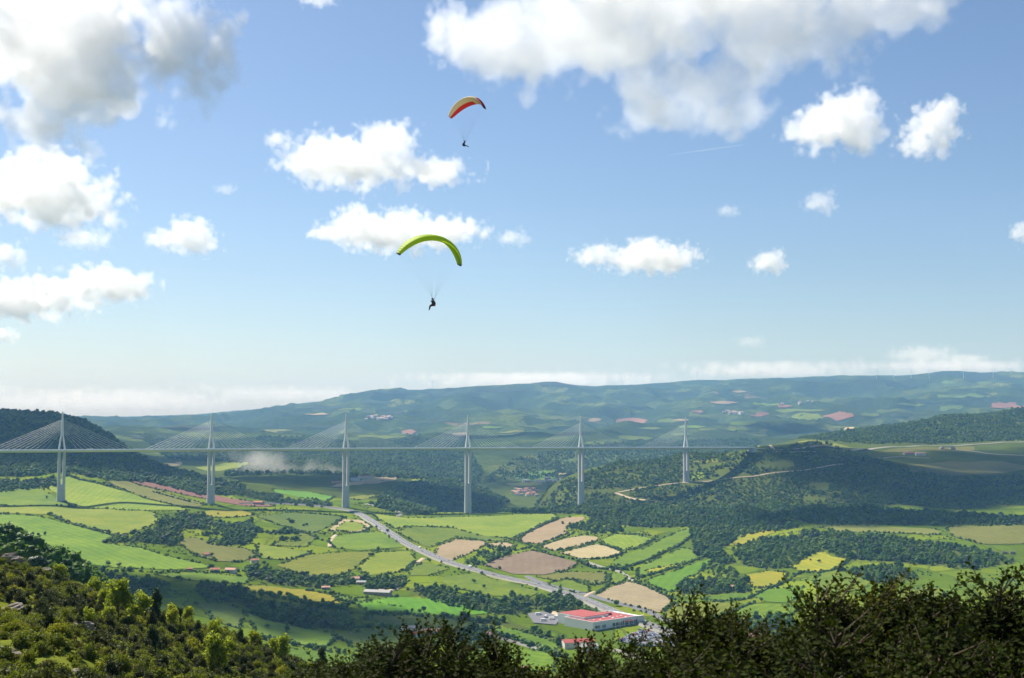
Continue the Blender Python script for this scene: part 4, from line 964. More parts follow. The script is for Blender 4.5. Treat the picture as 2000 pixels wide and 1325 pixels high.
def scatter_group(name, coll):
    ng = bpy.data.node_groups.new(name, 'GeometryNodeTree')
    ng.interface.new_socket('Geometry', in_out='INPUT', socket_type='NodeSocketGeometry'); ng.interface.new_socket('Geometry', in_out='OUTPUT', socket_type='NodeSocketGeometry')
    N, L = ng.nodes, ng.links; gi = N.new('NodeGroupInput'); go = N.new('NodeGroupOutput'); ip = N.new('GeometryNodeInstanceOnPoints'); ci = N.new('GeometryNodeCollectionInfo')
    ci.inputs['Collection'].default_value = coll; ci.inputs['Separate Children'].default_value = True; ci.inputs['Reset Children'].default_value = True
    def attr(nm, ty): n = N.new('GeometryNodeInputNamedAttribute'); n.data_type = ty; n.inputs['Name'].default_value = nm; return n.outputs['Attribute']
    L.new(gi.outputs[0], ip.inputs['Points']); L.new(ci.outputs[0], ip.inputs['Instance']); ip.inputs['Pick Instance'].default_value = True
    L.new(attr('kind', 'INT'), ip.inputs['Instance Index']); L.new(attr('size', 'FLOAT_VECTOR'), ip.inputs['Scale'])
    rv = N.new('ShaderNodeCombineXYZ'); L.new(attr('turn', 'FLOAT'), rv.inputs[2]); L.new(rv.outputs[0], ip.inputs['Rotation'])
    L.new(ip.outputs[0], go.inputs[0]); return ng
NG_WOOD = scatter_group('wood_scatter', wcol)
def scatter(name, pos, sxy, sz, kinds, ng, label=None, cat=None, mat=None):
    me = np_mesh(name, pos); n = len(pos)
    a = me.attributes.new('size', 'FLOAT_VECTOR', 'POINT'); a.data.foreach_set('vector', np.stack([sxy, sxy, sz], 1).astype(np.float32).ravel())
    a = me.attributes.new('turn', 'FLOAT', 'POINT'); a.data.foreach_set('value', rng.uniform(0, 6.28, n).astype(np.float32))
    a = me.attributes.new('kind', 'INT', 'POINT'); a.data.foreach_set('value', kinds.astype(np.int32))
    o = link(name, me, None, mat); md = o.modifiers.new('scatter', 'NODES'); md.node_group = ng; tag(o, label, cat, None, 'stuff'); return o

def wood_points(poly, y0, y1, sp, cover, seed=0):
    """Jittered world grid inside the area that the polygon marks on the ground."""
    us = [p[0] for p in poly]; x0 = min((min(us) - 1000) / F * y0, (min(us) - 1000) / F * y1); x1 = max((max(us) - 1000) / F * y0, (max(us) - 1000) / F * y1)
    xs, ys = np.meshgrid(np.arange(x0, x1, sp), np.arange(y0, y1, sp)); x = xs.ravel() + rng.uniform(-.45, .45, xs.size) * sp; y = ys.ravel() + rng.uniform(-.45, .45, xs.size) * sp
    z = H(x, y); u, v = project(x, y, z); jit = 3
    k = inpoly(u + rng.normal(0, jit, len(u)), v + rng.normal(0, .8, len(u)), poly)
    dens = fbm(x / 60, y / 60, 40 + seed, 4) + (cover - .5) * 1.3 > -.1 if cover < .9 else np.ones(len(x), bool)
    k &= dens & (rng.random(len(x)) < min(1, cover + .25))
    return np.stack([x[k], y[k], z[k] - .3], 1)

ROADPTS = [ec[::3]]
def clear_of(p, rad=13):
    d = np.full(len(p), 1e9)
    for c in ROADPTS:
        for i0 in range(0, len(c), 50): d = np.minimum(d, np.sqrt(((p[:, None, :2] - c[None, i0:i0 + 50, :2]) ** 2).sum(-1)).min(1))
    return p[d > rad]
piers_xy = np.array([q_[:2] for q_ in pyl]); deck_xy = np.array([deck_at(s)[:2] for s in np.linspace(dl[-2], dl[-1] + 60, 30)])
ROADPTS += [piers_xy]
TRK = [road_line(p_, 14) for w_, m_, p_ in ROADS if len(p_) > 4 and p_[0][1] < 970]
for wi, (nm, (poly, y0, y1, sp, cov)) in enumerate(WOODS.items()):
    p = wood_points(poly, y0, y1, sp, cov, wi); p = clear_of(p, 16)
    for c in TRK:
        if len(p):
            d = np.sqrt(((p[:, None, :2] - c[None, :, :2]) ** 2).sum(-1)).min(1); p = p[d > 11]
    n = len(p); s = rng.gamma(6, 1 / 6, n).clip(.4, 1.9) * (sp / 9.0) ** .6 * (.78 if cov < .85 else 1); kd = rng.integers(0, 5, n); kd[rng.random(n) < .12] = 5
    scatter(nm, p, s, s * rng.uniform(.8, 1.2, n), kd, NG_WOOD, {'hillside_forest': 'dark broadleaf forest covering the round hill behind the first pylon', 'spur_forest': 'patchy forest on the spur where the viaduct lands',
        'valley_head_forest': 'dense forest on the shaded hill between the third and fourth piers', 'scarp_forest': 'forest along the bluish scarp behind the third pier',
        'gorge_forest': 'scrubby woodland on the far side of the gorge', 'ridge_forest': 'green forest on the ridge behind the motorway'}[nm], 'forest')
allp = []
for wi, (poly, sp, cov) in enumerate(VWOODS):
    ys_ = [G(u, v, 450)[1] for u, v in poly]; allp.append(wood_points(poly, max(460, min(ys_) - 30), min(3300, max(ys_) + 30), sp, cov, 50 + wi))
p = clear_of(np.concatenate(allp)); n = len(p)
print('valley wood trees', n)
s = (.85 * rng.gamma(6, 1 / 6, n)).clip(.35, 1.5) * np.where(p[:, 1] < 900, .75, 1); kd = rng.integers(0, 5, n); kd[rng.random(n) < .1] = 5
scatter('valley_wood', p, s, s * rng.uniform(.85, 1.35, n), kd, NG_WOOD, 'dark green copses and woods spread between the valley fields', 'wood')
# low scrub over the open ground so that meadows and slopes are not bare
x = rng.uniform(-1500, 1800, 60000); y = rng.uniform(1250, 3300, 60000); z = H(x, y); u, v = project(x, y, z)
dn = fbm(x / 90, y / 90, 77, 5); k = (dn > .2) & (u > -200) & (u < 2200)
fld = np.zeros(len(x), bool)
for kind, poly in FIELDS: fld |= inpoly(u, v, poly)
k &= ~fld; p = clear_of(np.stack([x[k], y[k], z[k] - .2], 1)); n = len(p); s = rng.uniform(.12, .42, n); print('scrub', n)
scatter('scrub', p, s * 1.2, s, rng.integers(0, 5, n), NG_WOOD, 'low scrub dotted over the rough valley pasture', 'scrub')

# ragged margins: brambles and low bushes along the field edges
ep = []
for ring in EDGES:
    nx = np.roll(ring, -1, 0)
    for a_, b_2 in zip(ring, nx):
        L_ = np.hypot(*(b_2 - a_)); n_e = int(L_ / 3.2) + 1; f_ = rng.random(n_e)[:, None]; ep.append(a_ + (b_2 - a_) * f_ + rng.normal(0, 1.6, (n_e, 2)))
ep = np.concatenate(ep); dn = fbm(ep[:, 0] / 55, ep[:, 1] / 55, 83, 3); ep = ep[(dn > -.12) & (ep[:, 1] < 3600)]
ep = clear_of(np.column_stack([ep, H(ep[:, 0], ep[:, 1]) + .3]), 11); n = len(ep); s = rng.gamma(3, .09, n).clip(.08, .7); print('margins', n)
scatter('hedge_bank', ep, s * 1.1, s, rng.integers(0, 5, n), NG_WOOD, 'brambles and low bushes along the field margins', 'hedge bank')

HEDGES = [
    ([(95, 1006), (110, 1011), (126, 1018)], 'short dark hedge on the meadow just below the first pier', 1.0),
    ([(148, 1027), (172, 1034), (200, 1041), (228, 1050)], 'hedge between the two big green fields left of the copse', 1.0),
    ([(255, 1116), (300, 1119), (345, 1117), (400, 1117), (440, 1121), (490, 1113)], 'long thin hedge below the big green field, by the pair of red-roofed houses', .7),
    ([(160, 1104), (190, 1113), (225, 1118), (255, 1116)], 'hedge curving along the lower left edge of the big green field', 1.1),
    ([(500, 996), (560, 1000), (610, 1004), (655, 1008), (676, 1013)], 'dark hedge above the shaded field left of the main road bend', 1.0),
    ([(562, 1030), (588, 1040), (612, 1050), (628, 1056)], 'hedge running down between two green fields towards the lone trees', .9),
    ([(655, 1036), (680, 1041), (700, 1041), (722, 1033)], 'low hedge under the small tan field beside the main road', .6),
    ([(705, 1077), (735, 1077), (760, 1074)], 'short hedge across the light green field left of the main road', .55),
    ([(795, 1116), (805, 1103), (812, 1097)], 'hedge beside the track in the fields left of the main road', .8),
    ([(600, 1155), (650, 1160), (690, 1172), (705, 1178)], 'hedge on the lower edge of the farm wood, above the vivid green field', .8),
    ([(655, 1171), (690, 1177), (725, 1178)], 'trimmed dark hedge at the left end of the vivid green field', .7),
    ([(735, 1178), (760, 1183), (780, 1186)], 'short trimmed hedge lying inside the vivid green field', .7),
    ([(715, 1199), (780, 1200), (830, 1203), (890, 1207), (950, 1214)], 'hedge along the bottom of the vivid green field', 1.0),
    ([(500, 1161), (540, 1167), (580, 1176), (630, 1185), (680, 1192)], 'tall row of hedge trees under the bright yellow field', 1.5),
    ([(500, 1246), (560, 1258), (620, 1266), (680, 1278), (710, 1290)], 'hedge behind the grassy slope and left of the dark bushes', 1.1),
    ([(700, 1226), (770, 1226), (850, 1236), (900, 1244)], 'dark hedge above the white shed', 1.1),
    ([(975, 1244), (1020, 1256), (1070, 1274), (1105, 1286)], 'thick hedge under the bright green strip left of the supermarket', 1.3),
    ([(1000, 1055), (1022, 1062), (1045, 1068), (1010, 1076)], 'hedge in the corner between the three tan fields', .8),
    ([(1010, 1052), (1032, 1040), (1060, 1027), (1090, 1012)], 'straight hedge between the yellow-green field and the upper tan field', 1.0),
    ([(1045, 1068), (1080, 1060), (1110, 1047), (1122, 1040)], 'hedge between the upper and the middle tan field', .7),
    ([(1045, 1069), (1062, 1080), (1085, 1088), (1130, 1094), (1170, 1093), (1200, 1089), (1220, 1080)], 'hedge curving below the two rounded tan fields', .9),
    ([(1112, 1070), (1130, 1066), (1165, 1059)], 'thin hedge between the middle and the lower tan field', .5),
    ([(890, 1049), (920, 1053), (955, 1058), (990, 1056)], 'thin hedge over the tan field right of the main road', .6),
    ([(1170, 1061), (1190, 1067), (1215, 1077), (1240, 1074), (1262, 1064), (1285, 1050)], 'hedge round the lower edge of the small green field right of the tan ones', .8),
    ([(1215, 1044), (1245, 1045), (1275, 1047), (1285, 1050)], 'dark hedge on top of the small green field right of the tan ones', .9),
    ([(1195, 1116), (1230, 1108), (1260, 1098), (1300, 1078), (1330, 1064), (1355, 1047)], 'long diagonal hedge between two green strips, thick at its lower end', 1.0),
    ([(1240, 1133), (1280, 1122), (1320, 1109), (1360, 1095), (1390, 1082)], 'second long diagonal hedge, below the yellow stripe', .9),
    ([(1240, 1137), (1265, 1148), (1290, 1160), (1318, 1172)], 'hedge on the upper right edge of the bare brown field', .9),
    ([(1130, 1095), (1150, 1108), (1185, 1114), (1235, 1114)], 'dark thicket hedge below the lowest tan field', 1.3),
    ([(1072, 1140), (1110, 1130), (1135, 1137), (1160, 1146), (1190, 1138)], 'zigzag hedge round the small green triangle above the road', .7),
    ([(1165, 1160), (1182, 1151), (1192, 1136), (1188, 1124)], 'hedge on the left side of the bare brown field', .8),
    ([(1380, 1174), (1440, 1175), (1475, 1166), (1500, 1150), (1530, 1142)], 'hedge above the pale yellow field, climbing to the right', .7),
    ([(1385, 1212), (1415, 1204), (1440, 1190), (1472, 1178)], 'hedge along the lower right of the pale yellow field', .8),
    ([(1455, 1145), (1490, 1151), (1530, 1142), (1565, 1118)], 'dark hedge under the bright yellow rape field', .8),
    ([(1560, 1118), (1600, 1121), (1640, 1112), (1660, 1092)], 'hedge under the rightmost yellow rape field', .8),
    ([(130, 928), (150, 936), (190, 944), (225, 952)], 'hedge at the foot of the round forest hill beside the first pier', 1.2),
    ([(300, 962), (345, 975), (385, 985), (430, 990)], 'hedge along the lower edge of the red soil strip', .9),
    ([(880, 1000), (930, 996), (985, 994), (1050, 993)], 'line of trees on the plateau edge at the foot of the fourth pier', 1.3),
    ([(1070, 1162), (1110, 1174), (1150, 1190), (1185, 1206)], 'hedge on the lower side of the main road above the supermarket', .9),
]
bv1, bf1 = ICO1
for hi, (pix, lab, sc_) in enumerate(HEDGES):
    c = road_line(pix, 5.5); V = []; Fc = []; k0 = 0; r_ = np.random.default_rng(hi)
    for q_ in c:
        if r_.random() < .1: continue
        x_, y_ = q_ + r_.normal(0, 1.3, 2); z_ = float(H(x_, y_)); s = sc_ * r_.uniform(.6, 1.35)
        for b_i in range(3):
            rr = np.array([3.0, 3.0, 2.7]) * s * r_.uniform(.5, .9); v = bv1 * (1 + r_.uniform(-.25, .25, (42, 1))) * rr + np.array([x_, y_, z_ + 2.0 * s]) + r_.normal(0, 1.0, 3) * s * np.array([1, 1, .7])
            V.append(v); Fc.append(bf1 + k0); k0 += 42
        lv, lf = leaf_tris(V[-1][r_.integers(0, 42, 14)] * 1.0, .7 * s, r_); V.append(lv); Fc.append(lf + k0); k0 += len(lv)
    V = np.concatenate(V); c0 = V.mean(0); c0[2] = V[:, 2].min()
    o = link('hedge', np_mesh('hedge', V - c0, np.concatenate(Fc), mats=[M_LEAF])); o.location = c0; tag(o, lab, 'hedge')

def tree(u, v, s, label, group, con=False, p=None):
    p = G(u, v, 450) if p is None else p; e = empty('tree', (p[0], p[1], p[2] - .2), random.uniform(0, 6.28)); e.scale = (s * random.uniform(.9, 1.1),) * 2 + (s * random.uniform(.9, 1.2),)
    tag(e, label, 'tree', group); cm, tk = random.choice(CONIF if con else TREES); link('crown', cm, e); link('trunk', tk, e); return e
T1 = [(91, 975), (97, 1009), (45, 1053), (62, 1050), (75, 1048), (87, 1046), (426, 1006), (211, 1106), (232, 1108), (173, 1105), (398, 1087), (414, 1088), (418, 1094), (355, 1137), (348, 1135)]
T2 = [(620, 1053), (616, 1050), (634, 1047), (760, 1052), (735, 1032), (695, 1111), (680, 1123), (672, 1127), (738, 1077), (786, 1118), (836, 1096), (796, 1077), (810, 1085), (511, 1086), (560, 1095), (552, 1097), (607, 1081), (540, 1120), (516, 1105), (522, 1109), (529, 1114), (840, 1099), (862, 1101), (757, 1041), (722, 1087), (727, 1088), (896, 1116), (905, 1118), (926, 1140), (945, 1150)]
T3 = [(852, 1082), (939, 1070), (926, 1108), (936, 1104), (915, 1098), (1094, 1150), (1165, 1139), (1135, 1102), (1144, 1064), (1157, 1061), (1150, 1063), (1095, 1074), (1089, 1076), (1487, 1176), (1472, 1057), (1305, 1029), (1281, 1032), (1324, 1187), (1600, 1100), (1583, 1096), (985, 1058), (980, 1065), (1305, 1026)]
T4 = [(828, 1197), (820, 1199), (972, 1216), (522, 1228), (560, 1235), (960, 1232), (650, 1162), (562, 1167), (595, 1174), (650, 1183), (680, 1187), (506, 1163), (522, 1167), (547, 1168), (805, 1198), (640, 1182), (630, 1180), (670, 1186), (900, 1212), (480, 1180), (1260, 1224), (1205, 1184), (1094, 1162), (1240, 1266), (1255, 1268), (1270, 1268), (1285, 1266), (1232, 1264)]
for (u, v) in T1: tree(u, v, random.uniform(.7, 1.1), 'dark round tree standing alone in the green fields near the first and second piers', 'lone trees in the fields by the first piers')
for (u, v) in T2: tree(u, v, random.uniform(.6, 1.0), 'dark round tree in the light green fields on the left side of the main road', 'trees in the fields left of the main road')
for (u, v) in T3: tree(u, v, random.uniform(.5, .85), 'dark round tree beside the tan and green fields right of the main road', 'trees among the tan fields')
for (u, v) in T4: tree(u, v, random.uniform(.7, 1.1), 'dark round tree on the valley floor around the vivid green field and supermarket', 'trees on the valley floor')
r_ = random.Random(8)
for k in range(46):
    u, v = r_.uniform(505, 690), 0; v = 1122 + (u - 505) * .06 + r_.uniform(-3, 16); tree(u, v, r_.uniform(.7, 1.15), 'tree in the thick grove left of the pink-roofed farmhouse', 'grove trees by the farmhouse')
for k in range(34):
    u = r_.uniform(1322, 1468); v = 1140 + r_.uniform(0, 20); tree(u, v, r_.uniform(.5, .8), 'slim dark pine in the grove between the pale yellow and the yellow rape field', 'pine grove trees', True)
for k in range(40):
    u = r_.uniform(985, 1500); v = 996 - (u - 985) * .01 + r_.uniform(-2, 3); tree(u, v, r_.uniform(.7, 1.1), 'tree in the green wooded edge running between the fourth and sixth piers', 'plateau edge trees')

# ------------------------------------------------------------------ the near slope: shrubs, young trees, rocks, tufts
def shrub_mesh(seed, rx, rz, n, leafs, mat, stems=5):
    r_ = np.random.default_rng(seed); cl = rand_dirs(9, r_) * r_.uniform(.3, .75, 9)[:, None]; cl[:, 2] = np.abs(cl[:, 2])
    pts_ = []
    for i in range(n):
        c = cl[r_.integers(0, 9)]; d = rand_dirs(1, r_)[0] * (r_.random() ** .4) * r_.uniform(.25, .5); pts_.append((c + d) * np.array([rx, rx, rz]))
    pts_ = np.array(pts_); pts_[:, 2] = np.abs(pts_[:, 2]) + rz * .12
    lv, lf = leaf_tris(pts_, leafs, r_)
    mb = MB(); rr = random.Random(seed)
    for c in cl[:stems + 2]: mb.tube([(0, 0, -.3), tuple(c * np.array([rx, rx, rz]) * .5 + np.array([0, 0, .1])), tuple(c * np.array([rx, rx, rz]) * 1.1)], [.05, .035, .012], 4)
    sv = np.array(mb.v); V = np.concatenate([lv, sv]); me = bpy.data.meshes.new('shrub'); me.from_pydata(V.tolist(), [], lf.tolist() + [tuple(i + len(lv) for i in f) for f in mb.f])
    me.materials.append(mat); me.materials.append(M_BARK); me.polygons.foreach_set('material_index', [0] * len(lf) + [1] * len(mb.f)); me.update(); return me
M_SCRUBD = leaf_mat('scrub_leaf_dark', (.035, .048, .011), (.07, .078, .015), None, .35)
SHR = [shrub_mesh(300 + k, 1.4 + .3 * (k % 3), 1.3 + .4 * (k % 2), 1500, .115, M_SCRUB) for k in range(4)] + [shrub_mesh(320 + k, 1.2, 1.9, 1500, .11, M_SCRUBD) for k in range(3)]
slope = [(-250, 1010), (0, 1092), (60, 1118), (130, 1143), (230, 1188), (330, 1214), (450, 1250), (560, 1290), (650, 1328), (650, 1400), (-250, 1400)]
def slope_points(n, ymin=62, ymax=262):
    x = rng.uniform(-150, 60, n); y = rng.uniform(ymin, ymax, n); z = H(x, y); u, v = project(x, y, z)
    k = inpoly(u, v, slope); return np.stack([x[k], y[k], z[k]], 1)
cand = slope_points(30000); dd = fbm(cand[:, 0] / 22, cand[:, 1] / 22, 55, 3); cand = cand[dd > -.16]
# keep a minimum spacing
kept = []
grid = {}
for p in cand:
    s = 2.5; key_ = (int(p[0] // s), int(p[1] // s))
    if all((kx, ky) not in grid for kx in (key_[0] - 0, key_[0]) for ky in (key_[1], key_[1])):
        grid[key_] = 1; kept.append(p)
kept = np.array(kept); u, v = project(kept[:, 0], kept[:, 1], kept[:, 2]); vis = (u > -10) & (u < 680) & (v < 1345)
ind = kept[vis]; ordr = np.argsort(ind[:, 1]); ind = ind[ordr]; print('slope shrubs', len(kept), len(ind))
scol = bpy.data.collections.new('shrub_sources')
for m in SHR:
    scol.objects.link(bpy.data.objects.new('slope_shrub', m))
tuft = shrub_mesh(350, .45, .5, 130, .1, M_DRY, 0); scol2 = bpy.data.collections.new('tuft_sources'); scol2.objects.link(bpy.data.objects.new('tuft', tuft))
scol2.objects.link(bpy.data.objects.new('tuft2', shrub_mesh(351, .6, .45, 160, .1, M_SCRUB, 0)))
NG_SHR = scatter_group('shrub_scatter', scol); NG_TUFT = scatter_group('tuft_scatter', scol2)
sel = np.zeros(len(ind), bool); sel[:min(280, len(ind))] = True
for p in ind[sel]:
    dark = bool(fbm(np.array(p[0] / 16), np.array(p[1] / 16), 91, 3) > .05)
    mi_ = random.choice((4, 5, 6)) if dark and random.random() < .7 else random.choice((0, 1, 2, 3)); o = link('slope_shrub', SHR[mi_]); s = random.uniform(.45, 1.0)
    o.location = (p[0], p[1], p[2] - .1); o.rotation_euler = (0, 0, random.uniform(0, 6.28)); o.scale = (s, s, s * random.uniform(.8, 1.2))
    pu, pv_ = project(p[0], p[1], p[2]); zone = 'at the far left of the near slope' if pu < 130 else ('in the middle of the near slope below the young trees' if pu < 330 else 'on the right part of the near slope')
    tag(o, ('dark green upright' if mi_ > 3 else 'olive yellow-green rounded') + ' shrub ' + zone, 'shrub', 'shrubs on the near slope')
rest = np.concatenate([ind[~sel], kept[~vis]]); n = len(rest); s = rng.uniform(.5, 1.15, n)
scatter('slope_scrub', rest, s, s * rng.uniform(.8, 1.2, n), rng.integers(0, 7, n), NG_SHR, 'mass of olive shrubs higher up the near slope', 'scrub')
tp = slope_points(26000); n = len(tp); s = rng.uniform(.5, 1.4, n)
scatter('slope_grass', tp, s, s, rng.integers(0, 2, n), NG_TUFT, 'dry yellow-green grass and herbs covering the near slope', 'grass')

def leafy(seed, rx, rz, zc, n, ls, mat):
    r_ = np.random.default_rng(seed); cl = rand_dirs(12, r_) * r_.uniform(.35, .8, 12)[:, None]
    p = (cl[r_.integers(0, 12, n)] + rand_dirs(n, r_) * (r_.random(n) ** .45 * .4)[:, None]) * np.array([rx, rx, rz]) + np.array([0, 0, zc]); return np_mesh('crown', *leaf_tris(p, ls, r_), mats=[mat])
YT = [leafy(400 + k, 1.7, 2.1, 2.7, 1900, .16, M_LEAFB) for k in range(3)]
YTK = trunk(1.7, .09, 4, 4).mesh('trunk', [M_BARK])
BRIGHT = [(118, 1146, .95, 'bright yellow-green young tree at the left end of the slope crest'), (188, 1176, 1.0, 'bright yellow-green sapling beside the tallest young tree, on its left'), (205, 1196, .85, 'short yellow-green sapling just below the slope crest'), (230, 1214, 1.45, 'tallest bright green young tree on the slope crest'),
          (272, 1218, 1.15, 'bright green young tree right of the tallest one on the crest'), (335, 1228, .9, 'low yellow-green bush tree right of the dark pine on the crest'), (365, 1222, .8, 'small bright green sapling far along the slope crest'), (420, 1254, .9, 'yellow-green sapling where the crest drops to the valley'),
          (548, 1296, 1.1, 'bright green young tree at the right end of the slope'), (500, 1276, .9, 'yellow-green sapling near the right end of the slope'), (175, 1225, .6, 'small yellow-green sapling in the middle of the slope'), (425, 1318, 1.3, 'bright green bush tree at the bottom edge of the slope'), (210, 1228, .7, 'yellow-green sapling under the tallest young tree')]
for k, (u, v, s, lab) in enumerate(BRIGHT):
    p = G(u, v, 60, 300); e = empty('young_tree', (p[0], p[1], p[2] - .1), k * 1.3); e.scale = (s, s, s); tag(e, lab, 'tree'); link('crown', YT[k % 3], e); link('trunk', YTK, e)
DKP = [leafy(420, .95, 2.4, 2.6, 2200, .13, M_LEAFC), leafy(421, 1.2, 2.0, 2.2, 2200, .13, M_LEAFC)]
for k, (u, v, s, lab) in enumerate([(302, 1222, 1.25, 'dark pine on the slope crest right of the bright young trees'), (350, 1226, .8, 'small dark brownish pine along the slope crest'), (298, 1280, .8, 'dark juniper in the middle of the near slope'), (627, 1318, 1.2, 'dark pine at the foot of the slope, left of the big bushes'), (385, 1255, .7, 'dark juniper near the right part of the slope'), (470, 1268, .8, 'dark juniper near the lower end of the crest')]):
    p = G(u, v, 60, 300); e = empty('pine', (p[0], p[1], p[2] - .1), k * 2.0); e.scale = (s, s, s); tag(e, lab, 'tree'); link('crown', DKP[k % 2], e); link('trunk', YTK, e)
def rock(u, v, sx, sy, sz_, seed, lab):
    p = G(u, v, 60, 400); r_ = np.random.default_rng(seed); bv, bf = ICO2; d = bv * (1 + r_.uniform(-.16, .16, (len(bv), 1))); d = np.round(d * 2.6) / 2.6 * .5 + d * .5
    me = np_mesh('rock', d * np.array([sx, sy, sz_]), bf, mats=[M_ROCK]); o = link('rock', me); o.location = (p[0], p[1], p[2] + sz_ * .1); o.rotation_euler = (random.uniform(-.2, .2), random.uniform(-.2, .2), random.uniform(0, 3)); tag(o, lab, 'rock')
for k, (u, v, a, b, c, lab) in enumerate([(20, 1192, 2.0, 1.2, .5, 'pale limestone outcrop at the left edge of the slope'), (158, 1228, 1.9, 1.2, .8, 'pale pinkish boulder in the middle of the slope'), (102, 1212, .9, .6, .7, 'thin limestone ledge above the middle boulder'),
        (18, 1278, 1.6, .7, .45, 'flat grey limestone slab low on the left slope'), (160, 1318, 1.1, .8, .4, 'limestone slab at the bottom edge of the slope'), (80, 1094, 2.6, 1.4, .9, 'limestone outcrop above the dark wooded spur'), (12, 1044, 3.0, 1.6, 1.6, 'grey rocks topping the dark wooded spur')]):
    rock(u, v, a, b, c, k, lab)
# rocky scarp far right
for k, u in enumerate((1915, 1928, 1940, 1962, 1978)):
    p = G(u, 1082, 900); r2 = np.random.default_rng(k + 60); bv, bf = ICO2; d = bv * (1 + r2.uniform(-.2, .2, (len(bv), 1)))
    o = link('cliff_rock', np_mesh('cliff_rock', (np.round(d * 2.2) / 2.2 * .6 + d * .4) * np.array([5, 4, 5]), bf, mats=[M_ROCK])); o.location = p; tag(o, 'pale cliff rock in the row above the woods at the right edge', 'rock', 'cliff rocks at the right edge')

# ------------------------------------------------------------------ box bushes close to the camera
def box_bush(seed, rad=.62, hgt=1.9, nstem=13, shoots=1300):
    """Box shrub: leaning stems, side twigs, and shoots set with small paired leaves; ragged upright shoots on top."""
    r_ = np.random.default_rng(seed); mb = MB(); LV = []; LF = []; k0 = 0; stems = []
    for s in range(nstem):
        a = r_.uniform(0, 6.28); lean = r_.uniform(.02, 1) ** .6 * rad; top = hgt * (r_.uniform(.7, .93) if s else 1.0) * (1 - .22 * (lean / rad) ** 2)
        if s == 0: lean *= .25
        p0 = np.array([math.cos(a) * .12, math.sin(a) * .12, -.2]); p3 = np.array([math.cos(a) * lean, math.sin(a) * lean, top]); kink = r_.normal(0, .06, 2)
        path = [p0 + (p3 - p0) * f + np.array([kink[0], kink[1], 0]) * math.sin(f * 3.14) + np.array([math.cos(a), math.sin(a), 0]) * .18 * math.sin(f * 3.14) for f in np.linspace(0, 1, 8)]
        stems.append(path); mb.tube([tuple(q_) for q_ in path], [.02 * (1 - f) + .003 for f in np.linspace(0, 1, 8)], 5)
    for s in range(shoots):
        path = stems[r_.integers(0, nstem)]; f = r_.uniform(.06, 1) ** .62 * 6.99; i = int(f); q0 = path[i] + (path[i + 1] - path[i]) * (f - i)
        az = r_.uniform(0, 6.28); up = r_.uniform(-.1, 1.2) if f < 6 else r_.uniform(.3, 1.8); d = np.array([math.cos(az), math.sin(az), up]); d /= np.linalg.norm(d)
        q_ = q0 + d * (r_.random() ** 1.1) * .26 * (1.2 - .75 * f / 7); L = r_.uniform(.09, .2) * (1.1 - .25 * f / 7)
        bend = np.array([0, 0, r_.uniform(.05, .3)]) * L
        P3 = [q0, q_ + d * L * .5 + bend * .3, q_ + d * L + bend]
        mb.tube([tuple(x) for x in P3], [.004, .003, .0012], 3)
        n = max(8, int(L / .0105)); ff = np.linspace(.05, 1, n); base = q_ + d * (L * ff)[:, None] + bend * (ff ** 2)[:, None]
        side = np.cross(d, rand_dirs(1, r_)[0]); side /= np.linalg.norm(side) + 1e-9; oth = np.cross(d, side)
        ang = np.where(np.arange(n) % 2, 0, math.pi) + (np.arange(n) // 2 % 2) * 1.571 + r_.normal(0, .4, n)
        out = side * np.cos(ang)[:, None] + oth * np.sin(ang)[:, None]; dirl = out * .85 + d * r_.uniform(.3, .9, n)[:, None]; dirl /= np.linalg.norm(dirl, axis=1)[:, None]
        wid = np.cross(dirl, d); wid /= np.linalg.norm(wid, axis=1)[:, None] + 1e-9; ln = (r_.uniform(.030, .046, n) * (1.05 - .35 * ff))[:, None]; nn = np.cross(wid, dirl)
        v = np.stack([base, base + dirl * ln * .55 + wid * ln * .34 + nn * ln * .07, base + dirl * ln, base + dirl * ln * .55 - wid * ln * .34 + nn * ln * .07], 1).reshape(-1, 3)
        b_ = np.arange(n)[:, None] * 4 + k0; LF.append(np.concatenate([b_ + np.array([[0, 1, 2]]), b_ + np.array([[0, 2, 3]])])); LV.append(v); k0 += 4 * n
    fol = np_mesh('foliage', np.concatenate(LV), np.concatenate(LF), mats=[M_BOX]); return fol, mb.mesh('branches', [M_BARK])
BOX = [box_bush(500 + k, .66 + .08 * (k % 3), 1.9, 15 + k % 3, 2300) for k in range(5)]
